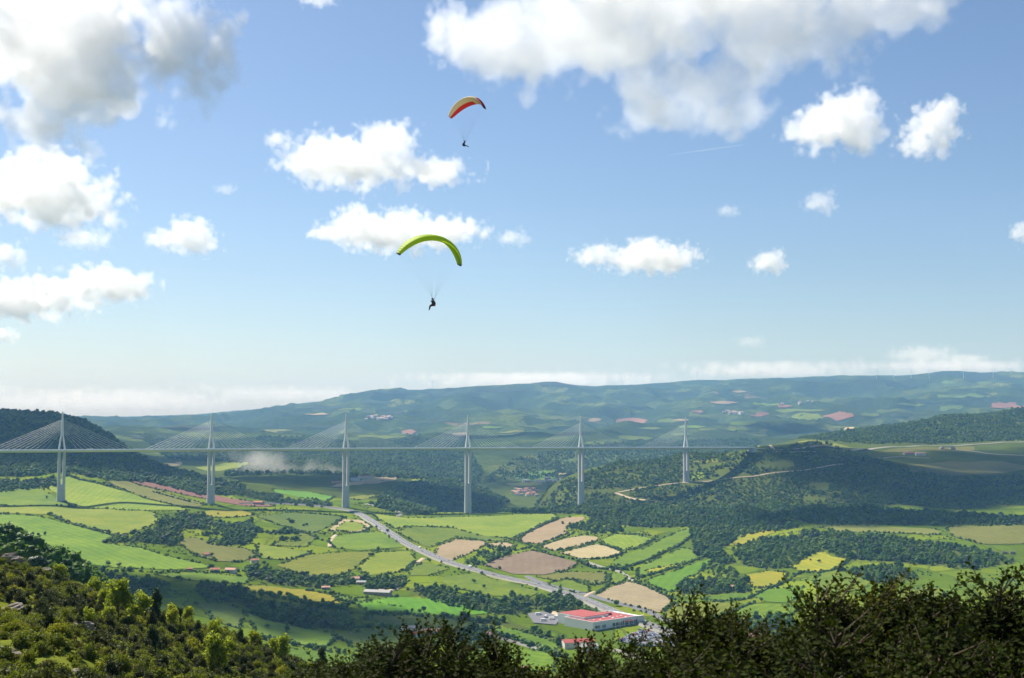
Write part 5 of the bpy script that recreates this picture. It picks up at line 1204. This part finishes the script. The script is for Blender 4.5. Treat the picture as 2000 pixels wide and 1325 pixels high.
BUSH = [(735, 1218, 8.6, 'dark box bush at the left end of the foreground row'), (850, 1196, 8.2, 'dark box bush with a tall spike, second clump of the foreground row'), (930, 1275, 8.8, 'low box bush sloping down right of the spiked one'), (800, 1252, 7.6, 'low box bush in front, between the two left clumps'),
        (1015, 1320, 7.6, 'low box bush at the gap where the peach house shows'), (1095, 1256, 7.8, 'box bush with two thin shoots below the red workshop'), (1180, 1222, 7.4, 'dense dark box bush standing before the supermarket'), (1275, 1292, 7.2, 'low box bush below the car park'),
        (1358, 1178, 7.6, 'tall spiky box bush over the end of the main road'), (1425, 1226, 7.9, 'box bush just right of the tall spiky one'), (1485, 1262, 7.2, 'low box bush in the dip right of the tall spiky one'), (1535, 1196, 7.2, 'box bush leaning left before the green fields'), (1592, 1124, 7.6, 'tall box bush with a forked top before the yellow fields'),
        (1660, 1158, 7.4, 'wide box bush right of the fork-topped one'), (1735, 1160, 7.8, 'box bush with thin feathery shoots in the right part of the row'), (1850, 1104, 7.7, 'tall box bush near the right edge with a bent top'), (1905, 1128, 7.3, 'thick box bush between the two tallest at the right edge'), (1972, 1098, 7.5, 'tallest dark box bush at the right edge'), (2070, 1100, 8.0, 'box bush cut by the right picture edge'),
        (1640, 1235, 6.0, 'front box bush under the fork-topped one'), (1790, 1222, 6.0, 'front box bush under the feathery one'), (1930, 1200, 5.8, 'front box bush in the bottom right corner'), (1480, 1285, 6.0, 'front box bush in the dip at the bottom edge'), (1200, 1316, 6.2, 'front box bush at the bottom edge below the dense dark one'), (1345, 1290, 6.3, 'front box bush at the bottom edge below the tall spiky one'), (1560, 1262, 6.2, 'front box bush at the bottom edge below the leaning one'), (700, 1275, 8.0, 'small box bush low at the far left of the row')]
for k, (u, v, Y, lab) in enumerate(BUSH):
    t_ = P(u, v, Y); g0 = float(H(t_[0], t_[1])); hh = max(.9, t_[2] - g0); fol, br = BOX[k % 5]
    e = empty('box_bush', (t_[0], t_[1], g0), k * 2.4); wd = (1.15 + .12 * (k % 3)) * {1358: .62, 1180: .7, 1095: .65, 1425: .8, 850: .85, 1275: .8}.get(u, 1.0); e.scale = (wd, wd, hh / 1.9); tag(e, lab, 'bush')
    fo = link('foliage', fol, e); fo['kind'] = 'stuff'; link('branches', br, e)

# ------------------------------------------------------------------ paragliders and pilots
def cloth(name, col, trans=.5):
    m, t, b = nodes(name); n = noise(t, 1.5, 3); c = mixcol(t, tuple(x * .88 for x in col), col, n); t.links.new(c, b.inputs['Base Color']); b.inputs['Roughness'].default_value = .6
    tr = t.nodes.new('ShaderNodeBsdfTranslucent'); t.links.new(c, tr.inputs[0]); mx = t.nodes.new('ShaderNodeMixShader'); mx.inputs[0].default_value = trans
    t.links.new(b.outputs[0], mx.inputs[1]); t.links.new(tr.outputs[0], mx.inputs[2]); t.links.new(mx.outputs[0], t.nodes['Material Output'].inputs['Surface']); return m
C_GREEN = cloth('green_cloth', (.60, .76, .02), .6); C_GREEND = cloth('green_cloth_dark', (.42, .6, .02), .55); C_CREAM = cloth('cream_cloth', (.72, .66, .52), .4); C_RED = cloth('red_cloth', (.72, .03, .05), .4); C_BLACK = cloth('black_cloth', (.02, .02, .022), .1); C_MAR = cloth('maroon_cloth', (.07, .015, .025), .1)
M_SKIN = plain('skin', (.45, .28, .2), .6, .1, 3)

def wing(name, loc, rot, span_r, th, chord, mats_top, mats_bot, label, hang):
    """Arched ram-air canopy: cells bulge between ribs; tapered, curved tips; lines meet at two risers."""
    e = empty(name, loc); e.rotation_euler = rot; tag(e, label, 'paraglider')
    nc, sub, npt = 34, 4, 9; NS = nc * sub + 1
    def surf(side):
        V = []
        for i in range(NS):
            f = -1 + 2 * i / (NS - 1); a = f * th; ch = chord * math.sqrt(max(.09, 1 - (f * .93) ** 2)); bul = abs(math.sin(i / sub * math.pi)) * .06
            for j in range(npt):
                c = j / (npt - 1); tk = .16 * ch * (2.969 * math.sqrt(c) - 1.26 * c - 3.516 * c * c + 2.843 * c ** 3 - 1.036 * c ** 4) * (1 if side > 0 else -.35)
                r = span_r + tk + side * bul * (c < .98); y = (c - .35) * ch + .35 * f * f
                V.append((math.sin(a) * r, y, math.cos(a) * r - span_r))
        return np.array(V)
    up = surf(1); lo = surf(-1)
    def panel(nm, V, ranges, mats_):
        fl = []; mi = []
        for k, (f0, f1, *cc) in enumerate(ranges):
            c0, c1 = cc if cc else (0, npt - 1); i0, i1 = int((f0 + 1) / 2 * (NS - 1)), int((f1 + 1) / 2 * (NS - 1))
            ff = [(i * npt + j, (i + 1) * npt + j, (i + 1) * npt + j + 1, i * npt + j + 1) for i in range(i0, i1) for j in range(c0, c1)]; fl += ff; mi += [k] * len(ff)
        link(nm, np_mesh(nm, V, quads=fl, mats=mats_, mat_idx=mi, smooth=True), e)
    panel('upper_skin', up, [r for r, m in mats_top], [m for r, m in mats_top]); panel('lower_skin', lo, [r for r, m in mats_bot], [m for r, m in mats_bot])
    for f in (-1, 1):
        i = 0 if f < 0 else NS - 1; a = up[i * npt:(i + 1) * npt]; b = lo[i * npt:(i + 1) * npt]
        link('tip_panel', np_mesh('tip_panel', np.concatenate([a, b]), quads=[(j, j + 1, npt + j + 1, npt + j) for j in range(npt - 1)], mats=[C_BLACK]), e)
    mw = Matrix.Translation(loc) @ e.rotation_euler.to_matrix().to_4x4(); hp = mw.inverted() @ (Vector(hang) + Vector((0, 0, .45))); lines = MB()
    for row, c in enumerate((2, 4, 6)):
        for q_ in range(-7, 8):
            i = int((q_ / 7.4 + 1) / 2 * (NS - 1)); s = Vector(lo[i * npt + c]); tgt = hp + Vector((.22 if q_ > 0 else -.22, 0, .5)); lines.tube([tuple(s), tuple(tgt)], .0016, 3)
    ln = lines.build('suspension_lines', C_BLACK, e); ln['kind'] = 'stuff'
    for s in (-1, 1): MB().tube([tuple(hp + Vector((s * .22, 0, .5))), tuple(hp + Vector((s * .2, 0, 0)))], .025, 5).build('riser', C_BLACK, e)
    return e

def pilot(name, loc, rz, label, pose, cloth_m, s=1.0):
    """Seated pilot: one skinned body; helmet and harness are children."""
    J = {'pel': (0, 0, 0), 'chest': (0, .05, .34), 'neck': (0, .03, .56), 'head': (0, -.02, .74)}
    E = [('pel', 'chest'), ('chest', 'neck'), ('neck', 'head')]
    for k, sg in (('l', -1), ('r', 1)):
        P_ = pose
        J.update({'hip' + k: (sg * .1, -.05, -.02), 'kn' + k: (sg * .13 + P_['kx' + k], -.42, P_['kz' + k]), 'an' + k: (sg * .12 + P_['ax' + k], P_['ay' + k], P_['az' + k]), 'toe' + k: (sg * .12 + P_['ax' + k], P_['ay' + k] - .14, P_['az' + k] - .05),
                  'sh' + k: (sg * .19, .03, .48), 'el' + k: (sg * .30 + P_['ex' + k], -.05, P_['ez' + k]), 'ha' + k: (sg * .24 + P_['hx' + k], -.08, P_['hz' + k])})
        E += [('pel', 'hip' + k), ('hip' + k, 'kn' + k), ('kn' + k, 'an' + k), ('an' + k, 'toe' + k), ('chest', 'sh' + k), ('sh' + k, 'el' + k), ('el' + k, 'ha' + k)]
    rad = {'pel': .15, 'chest': .16, 'neck': .065, 'head': .10}
    ks = list(J); me = bpy.data.meshes.new('body'); me.from_pydata([J[k] for k in ks], [(ks.index(a), ks.index(b)) for a, b in E], [])
    e = empty(name, loc, rz); e.scale = (s, s, s); tag(e, label, 'person')
    o = link('body', me, e, cloth_m); sk = o.modifiers.new('skin', 'SKIN')
    for i, k in enumerate(ks):
        r0 = rad.get(k) or {'hi': .1, 'kn': .07, 'an': .05, 'to': .04, 'sh': .08, 'el': .05, 'ha': .038}[k[:2]]
        me.skin_vertices[0].data[i].radius = (r0, r0)
    me.skin_vertices[0].data[0].use_root = True; o.modifiers.new('sub', 'SUBSURF').levels = 1; o.modifiers['sub'].render_levels = 1
    hv, hf = ICO2; link('helmet', np_mesh('helmet', hv * np.array([.125, .145, .13]) + np.array([0, -.01, .78]), hf, mats=[C_BLACK], smooth=True), e)
    face = hv * np.array([.07, .04, .085]) + np.array([0, -.115, .73]); link('face', np_mesh('face', face, hf, mats=[M_SKIN], smooth=True), e)
    hb = MB(); hb.loft([[(-w, y0, z), (w, y0, z), (w, y1, z), (-w, y1, z)] for z, w, y0, y1 in ((-.2, .17, -.3, .22), (-.1, .22, -.38, .32), (.15, .21, .1, .36), (.42, .17, .1, .3), (.5, .1, .1, .22))]); hb.build('harness', C_MAR, e)
    return e

HG = P(845, 594, 165)                       # pilot under the green wing
wing('paraglider', P(852, 467, 165), (R(19), R(5), R(34)), 5.3, 1.14, 2.9, [((-1, -.97), C_BLACK), ((-.97, .97), C_GREEN), ((.97, 1), C_BLACK)], [((-1, -.96), C_BLACK), ((-.96, .0), C_GREEN), ((0, .96), C_GREEND), ((.96, 1), C_BLACK)],
     'lime green paraglider wing with black tips, the lower of the two', HG)
pilot('person', tuple(HG + np.array([0, 0, -.1])), R(-118), 'pilot in dark clothes with a maroon harness hanging under the green paraglider', dict(kxl=-.05, kzl=-.18, axl=-.1, ayl=-.62, azl=-.62, kxr=0, kzr=-.25, axr=0, ayr=-.45, azr=-.68, exl=-.08, ezl=.38, hxl=-.12, hzl=.75, exr=.05, ezr=.3, hxr=.0, hzr=.55), C_BLACK, 1.02)
HR_ = P(907, 284, 250)
wing('paraglider', P(914, 196, 250), (R(-22), R(-4), R(-36)), 5.0, 1.12, 2.8, [((-1, .5), C_CREAM), ((.5, .96), C_RED), ((.96, 1), C_BLACK)], [((-1, .2, 0, 4), C_CREAM), ((-1, .2, 4, 8), C_RED), ((.2, .6), C_CREAM), ((.6, 1), C_RED)],
     'red and cream paraglider wing, the higher and farther of the two', HR_)
pilot('person', tuple(HR_), R(68), 'pilot in dark clothes leaning back under the red and cream paraglider', dict(kxl=0, kzl=-.1, axl=0, ayl=-.85, azl=-.3, kxr=0, kzr=-.12, axr=0, ayr=-.82, azr=-.36, exl=0, ezl=.6, hxl=-.02, hzl=.95, exr=0, ezr=.6, hxr=0, hzr=.95), C_BLACK, 1.05)

# ------------------------------------------------------------------ clouds: real volumes high above the ground
def vol_mat(name, col, dens, aniso=.25, clear=False):
    m = bpy.data.materials.new(name); m.use_nodes = True; t = m.node_tree; t.nodes.remove(t.nodes['Principled BSDF'])
    pv = t.nodes.new('ShaderNodeVolumePrincipled'); pv.inputs['Density'].default_value = dens; pv.inputs['Color'].default_value = (*col, 1); pv.inputs['Anisotropy'].default_value = aniso
    t.links.new(pv.outputs[0], t.nodes['Material Output'].inputs['Volume'])
    if clear: pv.inputs['Absorption Color'].default_value = (.6, .6, .6, 1)
    return m
M_CLOUD = vol_mat('cloud_vapour', (1, 1, 1), .0085, .2); M_WISP = vol_mat('cloud_wisp', (1, 1, 1), .0045, .2); M_FARCL = vol_mat('cloud_far', (1, 1, 1), .0016, .2); M_BIGA = vol_mat('cloud_thick', (1, 1, 1), .0065, .2); M_BIGB = vol_mat('cloud_broad', (1, 1, 1), .0045, .2); M_OVER = vol_mat('cloud_shade_caster', (1, 1, 1), .02, .2); M_DUST = vol_mat('dust', (.88, .85, .8), .011, .1)

def cloud(name, blobs, Y, label, mat=M_CLOUD, seed=0, depth=.8, vox=None, fs=None, gain=6.5, thr=.58, amp=2.6, cat='cloud', kind=None, rough=.64, world=None, puff=.8):
    """Volume built from a few ellipsoids (photo u, v, width, height) broken up by noise."""
    if world is None:
        bl = [(P(u, v, Y), w * Y / F / 2, h * Y / F / 2) for u, v, w, h in blobs]
        E3 = [(c, np.array([a, max(min(a, 900 * Y / 5000) * depth, b * .8), b])) for c, a, b in bl]
    else: E3 = [(np.array(c), np.array(r)) for c, r in world]
    lo = np.min([c - r * 1.05 for c, r in E3], 0); hi = np.max([c + r * 1.05 for c, r in E3], 0); ctr = (lo + hi) / 2; lo -= ctr; hi -= ctr
    size = hi - lo; vox = vox or max(size.max() / 190, Y / 1229 * 1.7); fs = fs or np.mean([r[2] for c, r in E3]) * 1.25
    ng = bpy.data.node_groups.new(name, 'GeometryNodeTree'); ng.interface.new_socket('Geometry', in_out='OUTPUT', socket_type='NodeSocketGeometry'); N, L = ng.nodes, ng.links
    out = N.new('NodeGroupOutput'); vc = N.new('GeometryNodeVolumeCube'); sm = N.new('GeometryNodeSetMaterial'); sm.inputs['Material'].default_value = mat
    vc.inputs['Min'].default_value = lo; vc.inputs['Max'].default_value = hi
    for ax, s in zip('XYZ', size): vc.inputs['Resolution ' + ax].default_value = max(6, int(s / vox))
    pos = N.new('GeometryNodeInputPosition'); acc = None
    for c, r in E3:
        sb = N.new('ShaderNodeVectorMath'); sb.operation = 'SUBTRACT'; sb.inputs[1].default_value = c - ctr; L.new(pos.outputs[0], sb.inputs[0])
        dv = N.new('ShaderNodeVectorMath'); dv.operation = 'DIVIDE'; dv.inputs[1].default_value = r; L.new(sb.outputs[0], dv.inputs[0])
        ln = N.new('ShaderNodeVectorMath'); ln.operation = 'LENGTH'; L.new(dv.outputs[0], ln.inputs[0])
        if acc is None: acc = ln.outputs['Value']
        else:
            mn = N.new('ShaderNodeMath'); mn.operation = 'SMOOTH_MIN'; mn.inputs[2].default_value = .25; L.new(acc, mn.inputs[0]); L.new(ln.outputs['Value'], mn.inputs[1]); acc = mn.outputs[0]
    nz = N.new('ShaderNodeTexNoise'); nz.noise_dimensions = '4D'; nz.inputs['W'].default_value = seed * 3.7 + 1; nz.inputs['Scale'].default_value = 1 / fs; nz.inputs['Detail'].default_value = 6; nz.inputs['Roughness'].default_value = rough
    L.new(pos.outputs[0], nz.inputs['Vector'])
    a = N.new('ShaderNodeMath'); a.operation = 'MULTIPLY_ADD'; L.new(nz.outputs[0], a.inputs[0]); a.inputs[1].default_value = amp; a.inputs[2].default_value = -amp / 2 + thr
    if puff:       # cauliflower billows
        wv = N.new('ShaderNodeVectorMath'); wv.operation = 'MULTIPLY_ADD'; L.new(nz.outputs['Color'], wv.inputs[0]); wv.inputs[1].default_value = (fs * .45,) * 3; L.new(pos.outputs[0], wv.inputs[2])
        vr = N.new('ShaderNodeTexVoronoi'); vr.inputs['Scale'].default_value = 1 / (fs * .5); vr.inputs['Detail'].default_value = 1.6; vr.inputs['Roughness'].default_value = .55; L.new(wv.outputs[0], vr.inputs['Vector'])
        pf_ = N.new('ShaderNodeMath'); pf_.operation = 'MULTIPLY_ADD'; L.new(vr.outputs['Distance'], pf_.inputs[0]); pf_.inputs[1].default_value = -puff; pf_.inputs[2].default_value = puff * .45
        ad = N.new('ShaderNodeMath'); ad.operation = 'ADD'; L.new(a.outputs[0], ad.inputs[0]); L.new(pf_.outputs[0], ad.inputs[1]); a = ad
    b = N.new('ShaderNodeMath'); b.operation = 'SUBTRACT'; L.new(a.outputs[0], b.inputs[0]); L.new(acc, b.inputs[1])
    c_ = N.new('ShaderNodeMath'); c_.operation = 'MULTIPLY'; c_.use_clamp = True; L.new(b.outputs[0], c_.inputs[0]); c_.inputs[1].default_value = gain
    L.new(c_.outputs[0], vc.inputs['Density']); L.new(vc.outputs[0], sm.inputs[0]); L.new(sm.outputs[0], out.inputs[0])
    me = bpy.data.volumes.new(name); me.materials.append(mat); o = link(name, me); o.location = ctr; md = o.modifiers.new('vapour', 'NODES'); md.node_group = ng
    tag(o, label, cat, None, kind); return o

cloud('cloud', [(120, 90, 560, 290), (330, 90, 330, 240), (400, 150, 200, 150), (60, 240, 240, 160), (170, 190, 300, 110), (-150, 120, 400, 300)], 5200, 'huge grey-bottomed cloud filling the upper left corner of the sky', seed=1, fs=330, thr=1.05, mat=M_BIGA, vox=11)
cloud('cloud', [(90, 378, 330, 170), (0, 380, 240, 150), (180, 400, 150, 100)], 6400, 'white cumulus at the left edge below the huge grey one', seed=2, thr=1.07)
cloud('cloud', [(365, 465, 150, 78), (345, 455, 60, 70)], 8000, 'small triangular white cloud left of the green paraglider', seed=3, thr=1.09)
cloud('cloud', [(60, 585, 200, 110), (215, 560, 190, 90), (-20, 590, 120, 120)], 9500, 'low white cloud bank at the left edge, halfway down the sky', seed=4, thr=1.09)
cloud('cloud', [(690, 315, 300, 120), (755, 290, 150, 110), (850, 335, 200, 60), (610, 310, 130, 90)], 6600, 'white cumulus left of the red and cream paraglider', seed=5, thr=1.09)
cloud('cloud', [(760, 455, 240, 90), (690, 440, 140, 90), (860, 455, 200, 70), (640, 455, 80, 40)], 8500, 'white cumulus behind the green paraglider wing', seed=6, thr=1.09)
cloud('cloud', [(1200, 50, 560, 260), (1330, 170, 330, 200), (1560, 50, 420, 220), (1000, 70, 280, 230), (1740, 20, 260, 110), (1290, 215, 220, 110), (1400, -60, 1000, 200)], 5200, 'largest white cloud spreading across the top right of the sky', seed=7, fs=330, thr=1.17, mat=M_BIGB, vox=11, depth=.38, puff=.6, gain=5)
cloud('cloud', [(860, 75, 90, 150), (880, 30, 60, 80)], 5400, 'ragged wisp of cloud at the left flank of the largest cloud', M_WISP, seed=8, thr=1.12)
cloud('cloud', [(1635, 245, 230, 140), (1590, 250, 110, 130)], 6500, 'round white cumulus below the right end of the largest cloud', seed=9, thr=1.07)
cloud('cloud', [(1820, 250, 140, 110), (1800, 285, 130, 60), (1845, 220, 80, 60)], 6500, 'white cumulus touching the round one on its right', seed=10, thr=1.09)
cloud('cloud', [(1270, 505, 220, 66), (1250, 492, 100, 60), (1160, 497, 100, 50)], 9000, 'flat white cloud in the middle right of the sky', seed=11, thr=1.09)
cloud('cloud', [(1498, 514, 82, 50)], 9000, 'tiny round white cloud right of the flat one', seed=12, thr=1.17)
cloud('cloud', [(1597, 397, 80, 54)], 8000, 'faint small wisp below the round white cumulus', M_WISP, seed=13, thr=1.12)
cloud('cloud', [(1422, 412, 44, 26)], 8000, 'tiny puff of cloud in the clear blue right of centre', M_WISP, seed=14, thr=1.22)
cloud('cloud', [(1000, 465, 80, 40)], 8500, 'faint little wisp right of the green paraglider cloud', M_WISP, seed=15, thr=1.07)
cloud('cloud', [(545, 273, 60, 40)], 6600, 'small white puff left of the red paraglider cumulus', seed=16, thr=1.17)
cloud('cloud', [(165, 467, 120, 46)], 7600, 'thin wisp under the left edge cumulus', M_WISP, seed=17, thr=1.09)
cloud('cloud', [(10, 500, 80, 70)], 8000, 'little white cloud at the left edge above the low bank', seed=18, thr=1.07)
cloud('cloud', [(1995, 455, 50, 60)], 8000, 'scrap of white cloud at the right edge', seed=19, thr=1.12)
cloud('cloud', [(405, 22, 70, 54), (470, 45, 40, 30)], 5200, 'torn wisps right of the huge grey-bottomed cloud', M_WISP, seed=20, thr=1.07)
cloud('cloud', [(440, 370, 44, 22)], 7000, 'tiny wisp above the small triangular cloud', M_WISP, seed=21, thr=1.17)
cloud('cloud', [(620, 0, 90, 26)], 5200, 'sliver of cloud at the top edge left of centre', seed=22, thr=1.12)
cloud('cloud', [(5, 655, 60, 36)], 12000, 'small grey-white cloud low at the left edge', seed=23, thr=1.12)
cloud('cloud', [(1465, 668, 66, 26)], 16000, 'small pale cloud low over the right ridge', M_FARCL, seed=24, thr=1.12)
cloud('cloud', [(1800, 692, 150, 36), (1880, 700, 120, 20)], 18000, 'pale flat cloud low over the right ridge, larger one', M_FARCL, seed=25, thr=1.09)
cloud('cloud_bank', [(200, 782, 760, 60), (-200, 780, 600, 70), (560, 770, 500, 40), (390, 760, 120, 26), (-50, 758, 300, 30)], 46000, 'long white cloud bank lying on the horizon at the left', vol_mat('bank', (1, 1, 1), .0005, .2), seed=26, fs=600, thr=0.88, depth=.5)
cloud('cloud_bank', [(1050, 742, 700, 34), (1500, 722, 500, 30), (1850, 716, 500, 34), (2150, 714, 400, 40)], 46000, 'thin pale cloud bank above the far right ridge', vol_mat('bank_thin', (1, 1, 1), .0008, .2), seed=27, fs=650, thr=0.93, depth=.5)
# unseen clouds added above the frame to shade the hills and valley floor
def overhead(gx, gy_, gz, hgt, rx, ry, rz_, label, seed, dens=M_OVER):
    t = (hgt - (gz - CAMZ)) / SUND.z; c = (gx + SUND.x * t, gy_ + SUND.y * t, CAMZ + hgt)
    cloud('cloud', None, 0, label, dens, seed, world=[((c[0] - rx * .3, c[1], c[2]), (rx, ry, rz_)), ((c[0] + rx * .5, c[1] + ry * .15, c[2] - rz_ * .1), (rx * .7, ry * .8, rz_ * .8))], fs=rx * .45, thr=1.3, vox=rx / 20)
overhead(1400, 3430, 80, 2050, 430, 300, 280, 'unseen cumulus added high over the viaduct to darken the spur on the right', 31)
overhead(-400, 1590, 10, 1800, 300, 110, 150, 'unseen cumulus added overhead to shade a strip of the valley floor', 32)
overhead(900, 2700, 40, 1900, 280, 140, 170, 'unseen cumulus added overhead to shade the woods on the right', 33)
overhead(-1400, 3500, 120, 2100, 420, 330, 260, 'unseen cumulus added overhead to shade the round forest hill', 34)
overhead(-160, 4150, 0, 2300, 420, 250, 200, 'unseen cumulus added overhead to shade the wooded hill behind the third pier', 35)
# dust drifting up from the quarry behind the viaduct
cloud('dust_plume', [(605, 934, 170, 50), (565, 918, 190, 72), (515, 900, 200, 74), (650, 930, 110, 40)], 4650, 'pale dust drifting up behind the viaduct between the second and third piers', M_DUST, seed=41, fs=110, thr=.8, gain=.8, puff=0, cat='dust', kind='stuff', depth=.5)
# contrail
ct0, ct1 = P(1308, 303, 16000), P(1452, 283, 16000); c0 = (ct0 + ct1) / 2
tr = MB().tube([tuple(ct0 - c0), tuple((ct0 + ct1) / 2 - c0), tuple(ct1 - c0)], [6, 14, 9], 8).build('contrail', vol_mat('contrail_ice', (1, 1, 1), .004, .2)); tr.location = c0; tag(tr, 'thin straight contrail in the blue right of centre', 'contrail')

# ------------------------------------------------------------------ haze
hz = MB().box((-24500, -120, float(GZ.min()) - 1), (24500, 26800, CAMZ + 600)).build('haze', vol_mat('haze_air', (.25, .53, 1.0), HAZE_DENSITY, .0, True)); tag(hz, 'pale blue haze filling the air of the valley', 'haze', None, 'stuff')
